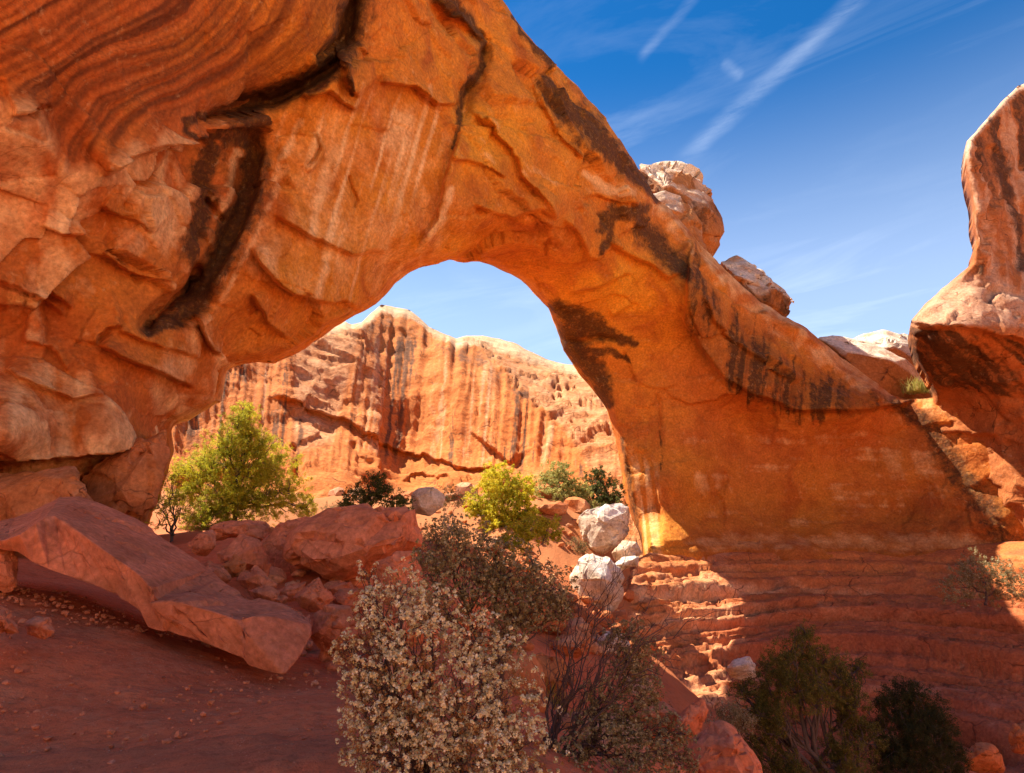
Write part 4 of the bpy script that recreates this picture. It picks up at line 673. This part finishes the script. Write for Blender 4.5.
# rocks on the rim
GR = 'pale topped boulders on the rim'
boulder([(637, 168), (640, 163), (650, 159), (668, 157), (684, 164), (700, 176), (712, 190), (717, 200), (718, 214), (723, 226), (724, 236), (718, 252), (712, 264), (700, 280), (676, 260), (656, 215), (642, 185)], 60, 'tallest rim boulder, sunlit on top with a dark bulging right side', M_rim, group=GR, seed=61, pale_top=.8, dark_low=.9, amp=.04, laminate=.035, thick=9, bow=.3)
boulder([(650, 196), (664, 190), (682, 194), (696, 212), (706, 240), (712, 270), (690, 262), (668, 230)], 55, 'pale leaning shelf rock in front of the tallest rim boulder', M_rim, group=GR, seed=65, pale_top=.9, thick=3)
boulder([(716, 266), (720, 260), (736, 258), (752, 264), (762, 270), (776, 281), (790, 294), (796, 301), (792, 311), (786, 322), (766, 318), (740, 304), (722, 282)], 62, 'second rim boulder, lower with a flat sunlit cap and streaked side', M_rim, group=GR, seed=62, pale_top=.9, dark_low=.8, laminate=.03, thick=8, amp=.03)
boulder([(818, 338), (834, 335), (858, 338), (882, 346), (904, 360), (920, 374), (934, 392), (940, 412), (880, 410), (846, 372), (826, 354)], 59, 'smooth pale dome of rock in the notch by the right cliff', M_rim, name='rock_dome', cat='rock dome', seed=63, pale_top=1.0, amp=.03, facet=.3, thick=7)
boulder([(846, 340), (862, 332), (884, 328), (906, 330), (918, 344), (934, 356), (948, 380), (950, 412), (900, 412), (870, 380)], 78, 'whitest layered dome behind the smooth one in the notch', M_rim, name='rock_dome', cat='rock dome', seed=64, pale_top=1.0, amp=.03, facet=.5, laminate=.03, thick=10)

# scattered stones on the dirt and rubble beyond
stn = bpy.data.materials.new('stone'); 
def stones(name, spots, mat, label, kind='stuff'):
    ic = bm_ico(0 if len(spots) > 1000 else 1); base = np.array(ic[0]); tri = np.array(ic[1]); V_, T_ = [], []; n0 = 0
    for k, (x, y, s) in enumerate(spots):
        q = base * rng.uniform(.6, 1.2, 3) * s; q = q + 0.5 * s * fbm(q / s * 1.1 + k * 3.1, 2, 5)[:, None] * base
        a_ = rng.uniform(0, 6.3); c_, s_ = math.cos(a_), math.sin(a_); q = np.stack([q[:, 0] * c_ - q[:, 1] * s_, q[:, 0] * s_ + q[:, 1] * c_, q[:, 2] * .75], -1)
        V_.append(q + np.array([x, y, gz(x, y) + .2 * s])); T_.append(tri + n0); n0 += len(q)
    V_ = np.concatenate(V_); z = np.zeros(len(V_)); tt = fbm(V_ / 1.5, 2, 3) + .5
    o = mesh_obj(name, V_, None, mat, tris=np.concatenate(T_), loc=(spots[0][0], spots[0][1], 0), attrs={'dark': z, 'pale': np.clip(1.5 * fbm(V_ / 2.5, 2, 8), 0, .7), 'band': z, 'tint': tt}); o.data.set_sharp_from_angle(angle=R(25)); return tag(o, label, 'stones', kind=kind)
def bm_ico(sub):
    bm = bmesh.new(); bmesh.ops.create_icosphere(bm, subdivisions=sub + 1, radius=1); v_ = [x.co[:] for x in bm.verts]; f_ = [[y.index for y in x.verts] for x in bm.faces]; bm.free(); return v_, f_
sp_ = []
for _ in range(1500):
    Y = rng.uniform(4.4, 12); px = rng.uniform(-40, 360); x = (px - 512) / 690 * Y; sp_.append((x, Y, rng.choice([.008, .014, .024, .045], p=[.45, .33, .17, .05])))
for _ in range(160): 
    px = rng.uniform(10, 180); Y = rng.uniform(9.6, 10.6); sp_.append(((px - 512) / 690 * Y, Y, rng.uniform(.012, .045)))
stones('gravel', sp_, M_red, 'small red stones scattered over the dirt at the lower left')
sp_ = []
for _ in range(420):
    Y = rng.uniform(24, 60); px = rng.uniform(330, 640); sp_.append(((px - 512) / 690 * Y, Y, min(1.1, rng.pareto(2.2) * .16 + .12)))
stones('rubble', sp_, M_orange, 'loose orange rubble on the slope below the opening')
sp_ = []
for _ in range(520):
    Y = rng.uniform(13, 36); px = rng.uniform(490, 650); sp_.append(((px - 512) / 690 * Y, Y, min(.7, rng.pareto(2.2) * .10 + .08)))
stones('rubble', sp_, M_orange, 'broken rock rubble between the branchy shrub and the ledges')
sp_ = []
for _ in range(120):
    Y = rng.uniform(11, 17); px = rng.uniform(170, 420); sp_.append(((px - 512) / 690 * Y, Y, min(.5, rng.pareto(2.2) * .08 + .07)))
stones('rubble', sp_, M_red, 'broken red rubble between the boulders of the pile')

# ================================================================ plants
def leaf_material(name, c1, c2, c3=None, trans=0.35, rough_=0.7):
    m = bpy.data.materials.new(name); m.use_nodes = True; t = NT(m.node_tree); t.n.clear(); o = t.new('ShaderNodeOutputMaterial')
    tone = t.new('ShaderNodeSeparateColor'); t.l.new(t.attr_col('tone'), tone.inputs[0])
    c = t.mix(tone.outputs[0], c1, c2)
    if c3: c = t.mix(t.range(tone.outputs[1], 0.62, 0.95), c, c3)
    pos = t.new('ShaderNodeNewGeometry').outputs['Position']; c = t.mix(1.0, c, t.mix(t.noise(pos, 60, 2), (0.75, 0.75, 0.75), (1.25, 1.25, 1.25)), 'MULTIPLY')
    d = t.new('ShaderNodeBsdfPrincipled'); d.inputs['Roughness'].default_value = rough_; d.inputs['Specular IOR Level'].default_value = 0.2; t.l.new(c, d.inputs['Base Color'])
    tr = t.new('ShaderNodeBsdfTranslucent'); t.l.new(c, tr.inputs[0]); mx = t.new('ShaderNodeMixShader'); mx.inputs[0].default_value = trans
    t.l.new(d.outputs[0], mx.inputs[1]); t.l.new(tr.outputs[0], mx.inputs[2]); t.l.new(mx.outputs[0], o.inputs[0]); return m
def bark_material(name, c1, c2):
    m = bpy.data.materials.new(name); m.use_nodes = True; t = NT(m.node_tree); t.n.clear(); o = t.new('ShaderNodeOutputMaterial'); b = t.new('ShaderNodeBsdfPrincipled'); b.inputs['Roughness'].default_value = .9
    pos = t.new('ShaderNodeNewGeometry').outputs['Position']; n = t.noise(t.scale3(pos, (1, 1, .25)), 30, 6, .7); t.l.new(t.mix(n, c1, c2), b.inputs['Base Color'])
    bp = t.new('ShaderNodeBump'); bp.inputs['Strength'].default_value = .7; bp.inputs['Distance'].default_value = .02; t.l.new(n, bp.inputs['Height']); t.l.new(bp.outputs[0], b.inputs['Normal']); t.l.new(b.outputs[0], o.inputs[0]); return m
def leaves(C, size, r_, aspect=1.0, up=0.3, cup=0.25, out_=None):
    """one small folded leaf per centre: four points, bent along the middle"""
    n = len(C); N = r_.normal(size=(n, 3)); 
    if out_ is not None: N = N * .7 + out_
    N[:, 2] += up; N /= np.linalg.norm(N, axis=1, keepdims=True); A = np.cross(N, r_.normal(size=(n, 3))); A /= np.linalg.norm(A, axis=1, keepdims=True); B = np.cross(N, A)
    s = (np.broadcast_to(size, (n,)) * r_.uniform(.6, 1.25, n))[:, None]
    v_ = np.stack([C - A * s, C + B * s * aspect - N * s * cup * 0, C + A * s, C - B * s * aspect], 1); v_[:, 0] += N * s * cup; v_[:, 2] += N * s * cup
    return v_.reshape(-1, 3)
def tube(path, radii, sides=5):
    path = np.asarray(path, float); n = len(path); t = np.gradient(path, axis=0); t /= np.maximum(np.linalg.norm(t, axis=1, keepdims=True), 1e-9)
    u = np.cross(t, [0.31, 0.17, 0.94]); u /= np.maximum(np.linalg.norm(u, axis=1, keepdims=True), 1e-9); w_ = np.cross(t, u); a = np.arange(sides) * 2 * math.pi / sides
    v_ = path[:, None] + np.asarray(radii)[:, None, None] * (np.cos(a)[None, :, None] * u[:, None] + np.sin(a)[None, :, None] * w_[:, None])
    i = np.arange(n * sides).reshape(n, sides); q = np.stack([i[:-1], np.roll(i[:-1], -1, 1), np.roll(i[1:], -1, 1), i[1:]], -1).reshape(-1, 4)
    return v_.reshape(-1, 3), q
class Tubes:
    def __init__(s): s.v, s.q, s.n = [], [], 0
    def add(s, path, radii, sides=5): a, b = tube(path, radii, sides); s.v.append(a); s.q.append(b + s.n); s.n += len(a)
    def limb(s, a, b, r0, r1, r_, wob=.12, seg=6, sag=0.0):
        a, b = np.asarray(a, float), np.asarray(b, float); t = np.linspace(0, 1, seg + 1)[:, None]; L_ = np.linalg.norm(b - a)
        p = a + (b - a) * t + np.concatenate([np.zeros((1, 3)), r_.normal(size=(seg, 3)) * wob * L_ / seg]) * np.minimum(1, t * 3); p[:, 2] += sag * L_ * (np.sin(t[:, 0] * math.pi)); p[-1] = b
        s.add(p, r0 + (r1 - r0) * t[:, 0], 6 if r0 > .03 else 4); return p
    def build(s, name, mat, parent): return mesh_obj(name, np.concatenate(s.v), np.concatenate(s.q), mat, parent)
def plant(name, label, cat, base, blobs, n_tuft, tuft, n_leaf, leaf, leaf_mat, bark, r_seed, trunk_r=.06, aspect=.5, group=None, hollow=.45, twig=.6, up=.3, foliage='foliage', stems=1, crown_up=.3, gap=0.0, dead=0):
    """base (x,y,z); blobs of (px, py, radius px, Y): tufts of small leaves through each blob, on limbs that grow from the base"""
    r_ = np.random.default_rng(r_seed); root = empty(name, base); tag(root, label, cat, group); Ts = [Tubes() for _ in range(stems)]; base = np.array(base, float)
    B = [(at(x, y, Y), r * Y / FPX) for x, y, r, Y in blobs]; wts = np.array([b[1] ** 2.2 for b in B]); wts /= wts.sum(); cen = np.average([b[0] for b in B], axis=0, weights=wts)
    hub = [base + (cen - base) * r_.uniform(.35, .55) + r_.normal(size=3) * .06 * np.linalg.norm(cen - base) for _ in range(stems)]
    trunks = [T_.limb(base - np.array([0, 0, .25]) + r_.normal(size=3) * np.array([1, 1, 0]) * trunk_r * 1.2 * (stems > 1), h_, trunk_r, trunk_r * .6, r_, .25, 7) for h_, T_ in zip(hub, Ts)]
    limbs, own = [], []
    for (c, rr) in B:
        k = int(np.argmin([np.linalg.norm((h_ - c)[:2]) for h_ in hub])); T_ = Ts[k]; tr = trunks[k]; st_ = tr[r_.integers(max(2, len(tr) - 3), len(tr))]
        p = T_.limb(st_, c, trunk_r * .5, trunk_r * .16, r_, .3, 7, .04); limbs.append(p[2:]); own += [k] * len(p[2:])
        for _ in range(int(5 * twig + 2)):
            d_ = r_.normal(size=3); d_[2] += crown_up; d_ /= np.linalg.norm(d_); s_ = T_.limb(p[r_.integers(3, len(p))], c + d_ * rr * r_.uniform(.5, .95), trunk_r * .18, trunk_r * .04, r_, .3, 5); limbs.append(s_[1:]); own += [k] * len(s_[1:])
    cs, outs = [], []
    for (c, rr), w_ in zip(B, wts):
        m = max(2, int(n_tuft * w_)); d_ = r_.normal(size=(m, 3)); d_ /= np.linalg.norm(d_, axis=1, keepdims=True); rad = rr * (hollow + (1 - hollow) * r_.uniform(0, 1, m) ** .6)[:, None] * (1 + .32 * fbm(d_ * 2.2 + c, 3, r_seed)[:, None] * 1.8)
        q = c + d_ * rad * np.array([1, 1, .92]); keep_ = fbm(q / (rr * .55 + 1e-6), 2, r_seed + 3) > -0.25 + gap; cs.append(q[keep_]); outs.append(d_[keep_])
    cs = np.concatenate(cs); outs = np.concatenate(outs)
    idx = r_.integers(0, len(cs), min(len(cs), int(260 * twig)))
    limbs = np.concatenate(limbs)
    for i in idx:
        j_ = int(((limbs - cs[i]) ** 2).sum(1).argmin())
        Ts[own[j_]].limb(limbs[j_], cs[i], trunk_r * .06, trunk_r * .02, r_, .25, 4)
    for T_ in Ts: T_.build('trunk' if stems == 1 else 'stem', bark, root)
    m = len(cs); dirs = outs + r_.normal(size=(m, 3)) * .5; dirs[:, 2] += crown_up; dirs /= np.linalg.norm(dirs, axis=1, keepdims=True)
    k = n_leaf; t = r_.uniform(-1, 1, (m, k, 1)); C = cs[:, None] + dirs[:, None] * t * tuft + r_.normal(size=(m, k, 3)) * tuft * .42
    C = C.reshape(-1, 3); O = np.repeat(outs, k, 0); vv_ = leaves(C, leaf, r_, aspect, up, .25, O * .5)
    t1_ = np.repeat(np.repeat(np.clip(.5 + .9 * fbm(cs / (tuft * 9), 2, 3) + r_.normal(size=m) * .18, 0, 1), k), 4); t2_ = np.repeat(r_.uniform(0, 1, len(C)), 4)
    mesh_obj(foliage, vv_, np.arange(len(vv_)).reshape(-1, 4), leaf_mat, root, cols=np.stack([t1_, t2_, 0 * t1_], -1), smooth=False)
    return root, cs, outs
M_bark = bark_material('juniper bark', (0.16, 0.10, 0.07), (0.05, 0.028, 0.02)); M_twig = bark_material('twig bark', (0.14, 0.07, 0.05), (0.04, 0.018, 0.014)); M_grey = bark_material('dead wood', (0.42, 0.34, 0.28), (0.25, 0.18, 0.14))
M_pinyon = leaf_material('pinyon needles', (0.60, 0.53, 0.03), (0.30, 0.32, 0.02), (0.74, 0.62, 0.05), trans=.5); M_yel = leaf_material('yellow green leaves', (0.66, 0.58, 0.03), (0.36, 0.36, 0.02), (0.78, 0.64, 0.05), trans=.5); M_olive = leaf_material('olive leaves', (0.50, 0.46, 0.12), (0.26, 0.26, 0.06), (0.6, 0.54, 0.18))
M_dark = leaf_material('dark green needles', (0.10, 0.11, 0.02), (0.05, 0.06, 0.012), (0.16, 0.15, 0.03)); M_jun = leaf_material('juniper needles', (0.17, 0.145, 0.02), (0.075, 0.07, 0.010), (0.26, 0.20, 0.035)); M_jund = leaf_material('deep juniper needles', (0.07, 0.065, 0.014), (0.035, 0.036, 0.008))
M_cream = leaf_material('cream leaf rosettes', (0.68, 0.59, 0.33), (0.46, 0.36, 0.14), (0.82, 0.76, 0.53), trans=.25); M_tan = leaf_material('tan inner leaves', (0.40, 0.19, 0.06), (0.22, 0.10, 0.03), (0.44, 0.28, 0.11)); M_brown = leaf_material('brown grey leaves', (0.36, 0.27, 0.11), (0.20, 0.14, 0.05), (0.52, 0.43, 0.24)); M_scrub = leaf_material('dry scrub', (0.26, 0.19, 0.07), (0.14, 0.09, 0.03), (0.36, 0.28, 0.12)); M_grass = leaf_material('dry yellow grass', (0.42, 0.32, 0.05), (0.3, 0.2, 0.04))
def gp(px, Y):
    x = (px - CX) / 690.0 * Y; return (x, Y, gz(x, Y))
# the pinyon in the opening
plant('pinyon_tree', 'sunlit yellow green pinyon tree in front of the far wall', 'tree', gp(240, 31.5), [(245, 412, 14, 31.5), (243, 430, 22, 31.3), (228, 448, 24, 31.0), (262, 446, 22, 32.0), (205, 463, 22, 31.0), (240, 472, 34, 31.0), (275, 470, 24, 32.0), (190, 490, 22, 30.5), (222, 505, 32, 30.4), (262, 503, 30, 31.2), (292, 492, 20, 32.0), (205, 523, 24, 30.0), (180, 470, 12, 31.0), (306, 508, 14, 32.0)], 4600, .10, 34, .046, M_pinyon, M_bark, 101, .16, .26, hollow=.15, twig=1.3, gap=-.03)
plant('dead_shrub', 'nearly bare twiggy shrub with yellow tufts left of the pinyon', 'shrub', gp(170, 23), [(172, 480, 12, 23), (162, 505, 16, 22.5), (180, 510, 16, 22.5), (160, 522, 12, 22), (176, 495, 12, 23)], 300, .07, 16, .035, M_yel, M_bark, 102, .07, .4, hollow=.2, twig=1.4, gap=.2)
plant('shrub', 'dark green shrub standing behind the broad red block', 'shrub', gp(372, 24), [(372, 490, 16, 24), (356, 500, 16, 24), (392, 498, 14, 24), (378, 478, 9, 24), (346, 508, 10, 24), (404, 505, 10, 24)], 560, .075, 22, .04, M_dark, M_bark, 103, .07, .4, twig=1.2, gap=.05)
plant('bush', 'bright yellow green round bush below the right leg', 'bush', gp(505, 40), [(500, 482, 22, 40), (485, 500, 20, 40), (518, 490, 20, 40), (505, 510, 26, 39.6), (478, 510, 12, 40), (525, 515, 16, 40), (500, 530, 22, 39.4)], 1700, .11, 24, .062, M_yel, M_bark, 104, .12, .5, hollow=.35, twig=.8)
plant('bush', 'olive green bush right of the yellow green one', 'bush', gp(562, 45), [(558, 482, 22, 45), (545, 500, 20, 44), (575, 498, 20, 45), (560, 515, 24, 44), (545, 530, 16, 43), (585, 515, 16, 44)], 1500, .12, 24, .07, M_olive, M_bark, 105, .12, .5, hollow=.35, twig=.8)
plant('bush', 'dark green bush against the edge of the right leg', 'bush', gp(602, 47), [(596, 480, 14, 48), (606, 492, 16, 48), (592, 500, 16, 47), (612, 505, 12, 47), (598, 515, 14, 46)], 700, .13, 20, .08, M_dark, M_bark, 106, .12, .5)
plant('bush', 'low mid green bush under the yellow green bush', 'bush', gp(540, 32), [(528, 532, 16, 32), (548, 528, 14, 32.5), (512, 540, 14, 31.5)], 500, .1, 20, .055, M_pinyon, M_bark, 107, .08, .5)
plant('bush', 'small grey dry bush on the rubble by the tan boulder', 'bush', gp(450, 33), [(448, 494, 12, 33), (440, 500, 8, 33), (458, 500, 8, 33)], 260, .08, 16, .04, M_scrub, M_grey, 108, .05, .35, gap=.1)
plant('bush', 'dark scrub bush at the foot of the right cliff', 'bush', tuple(at(985, 600, 36.5)), [(985, 578, 26, 37), (958, 586, 20, 37), (1008, 588, 22, 36.5)], 700, .1, 22, .05, M_brown, M_twig, 109, .08, .4)
plant('shrub', 'small dark green shrub among rocks left of the juniper', 'shrub', gp(652, 17), [(652, 712, 12, 16.5), (642, 718, 10, 16.5), (664, 716, 10, 16.5), (655, 724, 10, 16.5)], 360, .05, 20, .028, M_jund, M_twig, 110, .04, .4)
for k, (px, Y, s) in enumerate([(424, 28, 13), (436, 31, 10), (415, 22, 15), (470, 27, 12), (452, 25, 14), (436, 23, 14), (492, 25, 12), (560, 30, 10), (545, 26, 11), (520, 24, 12), (480, 21, 13), (576, 38, 9), (345, 34, 12), (388, 36, 11), (330, 40, 9), (402, 42, 9), (470, 44, 10), (545, 46, 8), (590, 44, 9), (360, 46, 8), (430, 48, 8), (612, 42, 8), (530, 38, 9), (395, 30, 10)]):
    b = gp(px, Y); py = CY + FPX * math.tan(PITCH - math.atan2(b[2] - EYE, Y)); r = s
    plant('scrub', ('dry brown scrub clump on the slope below the opening' if k else 'dry brown scrub clump on the slope below the opening'), 'scrub', b, [(px, py - r * .6, r, Y), (px + r * .8, py - r * .4, r * .8, Y)], 150, .07, 14, .035, M_scrub, M_twig, 120 + k, .03, .4, group='dry scrub clumps on the slope below the opening', gap=.05)
# junipers at the lower right
plant('juniper_tree', 'green juniper with a forked trunk at the lower right', 'tree', gp(812, 16), [(806, 634, 12, 16), (803, 650, 20, 16), (785, 668, 26, 15.8), (822, 664, 24, 16.2), (800, 690, 30, 15.6), (768, 690, 22, 15.8), (752, 708, 18, 15.8), (770, 718, 22, 15.4), (838, 686, 22, 16.2), (860, 668, 12, 16.4), (740, 690, 10, 16), (850, 705, 20, 16), (756, 740, 18, 15.5), (744, 756, 16, 15.4), (862, 735, 22, 16), (840, 760, 26, 15.6), (786, 770, 24, 15.4)], 3300, .065, 34, .028, M_jun, M_bark, 130, .14, .22, hollow=.15, twig=1.3, stems=3, gap=.06)
plant('juniper_tree', 'shadowed dark juniper right of the forked one', 'tree', gp(915, 17), [(912, 692, 16, 17), (906, 712, 24, 17), (930, 718, 22, 17), (890, 735, 24, 16.8), (918, 745, 28, 16.6), (945, 745, 18, 17), (900, 770, 28, 16.4), (940, 775, 24, 16.6), (956, 762, 12, 17), (884, 700, 10, 17)], 2800, .065, 34, .030, M_jund, M_bark, 131, .12, .22, hollow=.25, twig=1.0, stems=2, gap=.04)
plant('sagebrush', 'low grey green brush at the foot of the green juniper', 'shrub', gp(730, 14.5), [(730, 716, 14, 14.5), (718, 724, 12, 14.5), (744, 722, 12, 14.4), (726, 735, 14, 14.2)], 420, .045, 18, .02, M_brown, M_twig, 132, .03, .35)

# ================================================================ the shrubs in front
def rosette_shrub(label, base, blobs, n_cl, cl_r, n_leaf, leaf, mats, seed, trunk_r, gap=0.0, stems=5, twig=1.2, hollow=.5, inner=0.55, tops='leaf_rosettes'):
    r_ = np.random.default_rng(seed)
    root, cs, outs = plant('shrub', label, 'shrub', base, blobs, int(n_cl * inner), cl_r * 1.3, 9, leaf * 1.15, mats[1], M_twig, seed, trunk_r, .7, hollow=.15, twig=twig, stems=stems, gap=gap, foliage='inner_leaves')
    B = [(at(x, y, Y), r * Y / FPX) for x, y, r, Y in blobs]; wts = np.array([b[1] ** 2.2 for b in B]); wts /= wts.sum(); q_, o_ = [], []
    for (c, rr), w_ in zip(B, wts):
        m = max(3, int(n_cl * w_)); d_ = r_.normal(size=(m, 3)); d_[:, 2] += .25; d_ /= np.linalg.norm(d_, axis=1, keepdims=True)
        rad = rr * (hollow + (1.06 - hollow) * r_.uniform(0, 1, m) ** .5)[:, None] * (1 + .45 * fbm(d_ * 2.4 + c * 2, 3, seed)[:, None]); q = c + d_ * rad; k_ = fbm(q / (rr * .4), 2, seed + 4) > -.22 + gap; q_.append(q[k_]); o_.append(d_[k_])
    q = np.concatenate(q_); o = np.concatenate(o_); m, k = len(q), n_leaf
    d_ = r_.normal(size=(m, k, 3)); d_ += np.array([0, -.15, .75]) + .5 * o[:, None]; d_ /= np.linalg.norm(d_, axis=2, keepdims=True)
    C = (q[:, None] + d_ * (cl_r * r_.uniform(.55, 1.0, (m, k, 1)) * r_.uniform(.7, 1.3, (m, 1, 1)))).reshape(-1, 3)
    vv_ = leaves(C, leaf, r_, .85, .25, .35, d_.reshape(-1, 3) * 1.4)
    t1_ = np.repeat(np.repeat(np.clip(.4 + .7 * fbm(q / (cl_r * 6), 2, 3) + r_.normal(size=m) * .2, 0, 1), k), 4); t2_ = np.repeat(r_.uniform(0, 1, len(C)), 4)
    mesh_obj(tops, vv_, np.arange(len(vv_)).reshape(-1, 4), mats[0], root, cols=np.stack([t1_, t2_, 0 * t1_], -1), smooth=False); return root
def gb(px, Y): x = (px - CX) / 690.0 * Y; return (x, Y, gz(x, Y))
rosette_shrub('brown grey leafy shrub rising behind the cream one', gb(505, 6.6), [(440, 545, 26, 6.6), (470, 560, 34, 6.6), (430, 575, 22, 6.4), (510, 575, 34, 6.7), (545, 590, 28, 6.8), (480, 595, 26, 6.5), (520, 610, 28, 6.6), (556, 612, 20, 6.8), (455, 525, 14, 6.8), (495, 555, 22, 6.8), (445, 600, 26, 6.4), (500, 640, 24, 6.4), (420, 610, 20, 6.2)], 2100, .020, 13, .0105, (M_brown, M_scrub), 142, .03, gap=.05, twig=2.2)
rosette_shrub('grey leafed shrub with bare arching twigs below the ledges', gb(560, 7.0), [(628, 640, 20, 7.4), (640, 660, 22, 7.4), (625, 680, 20, 7.3), (650, 690, 16, 7.4), (600, 700, 20, 7.1), (630, 720, 24, 7.1), (660, 735, 24, 7.2), (600, 745, 30, 6.8), (640, 765, 30, 6.8), (680, 760, 18, 7.2), (570, 770, 26, 6.6), (612, 632, 10, 7.4), (688, 735, 8, 7.2)], 2300, .019, 13, .0100, (M_brown, M_scrub), 143, .028, gap=.10, twig=2.0)
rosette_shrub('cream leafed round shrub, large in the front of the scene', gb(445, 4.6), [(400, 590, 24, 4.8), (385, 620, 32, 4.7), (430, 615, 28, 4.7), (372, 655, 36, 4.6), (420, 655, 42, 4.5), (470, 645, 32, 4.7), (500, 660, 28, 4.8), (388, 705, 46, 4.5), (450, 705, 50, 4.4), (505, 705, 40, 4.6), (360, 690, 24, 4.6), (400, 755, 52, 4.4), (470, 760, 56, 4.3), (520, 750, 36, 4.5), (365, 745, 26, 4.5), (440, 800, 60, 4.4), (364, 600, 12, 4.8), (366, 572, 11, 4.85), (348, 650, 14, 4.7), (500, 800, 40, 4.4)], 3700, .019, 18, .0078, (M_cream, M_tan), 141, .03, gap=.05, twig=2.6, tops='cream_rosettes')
# bare twigs of the branchy shrub, fanning up and to the right
rt = np.random.default_rng(9); T_ = Tubes(); b0 = np.array(gb(545, 6.9)); root = empty('bare_shrub', b0); tag(root, 'leafless dark twigs fanning up between the cream and grey shrubs', 'shrub')
for k in range(17):
    e = at(rt.uniform(545, 660), rt.uniform(585, 735), rt.uniform(6.6, 7.6)); p = T_.limb(b0 + rt.normal(size=3) * np.array([.06, .06, 0]) - np.array([0, 0, .1]), e, .014, .004, rt, .22, 9, -.03)
    for _ in range(5):
        s = p[rt.integers(3, len(p))]; d_ = (e - b0) / np.linalg.norm(e - b0) + rt.normal(size=3) * .45; q = T_.limb(s, s + d_ * rt.uniform(.15, .5), .006, .0022, rt, .25, 5)
        for _ in range(3): s2 = q[rt.integers(2, len(q))]; T_.limb(s2, s2 + (d_ + rt.normal(size=3) * .6) * rt.uniform(.06, .2), .003, .0012, rt, .25, 3)
T_.build('twigs', M_twig, root)
# tall sprigs standing out of the cream shrub
def grass(name, label, px, Y, wpx, n, h, mat, seed, cat='grass clump', z=None):
    r_ = np.random.default_rng(seed); x0 = (px - CX) / 690.0 * Y; w_ = wpx / 690.0 * Y; V_, Q_ = [], []
    for k in range(n):
        x, y = x0 + r_.normal() * w_, Y + r_.normal() * w_; zz = gz(x, y) if z is None else z; lean = r_.normal(size=2) * .35 * h; hh = h * r_.uniform(.5, 1.1); wd = .006 * Y / 6
        for j, t in enumerate((0, .5, 1)): c = np.array([x + lean[0] * t * t, y + lean[1] * t * t, zz + hh * t]); V_ += [c - [wd * (1 - t * .9), 0, 0], c + [wd * (1 - t * .9), 0, 0]]
        i = k * 6; Q_ += [(i, i + 1, i + 3, i + 2), (i + 2, i + 3, i + 5, i + 4)]
    V_ = np.array(V_); tag(mesh_obj(name, V_, Q_, mat, loc=(x0, Y, V_[:, 2].min()), cols=np.repeat(r_.uniform(0, 1, (n, 3)), 6, 0)), label, cat)
grass('grass_clump', 'yellow grass clump lit between the twigs below the white boulder', 556, 16, 9, 140, .55, M_grass, 71)
grass('grass_clump', 'pale yellow grass clump beside the lit orange rock', 600, 19, 8, 120, .5, M_grass, 72)
zt = at(932, 392, 56); grass('grass_clump', 'green yellow grass tuft in the notch by the right cliff', 932, 56, 7, 160, 1.2, M_olive, 73, z=float(zt[2]))
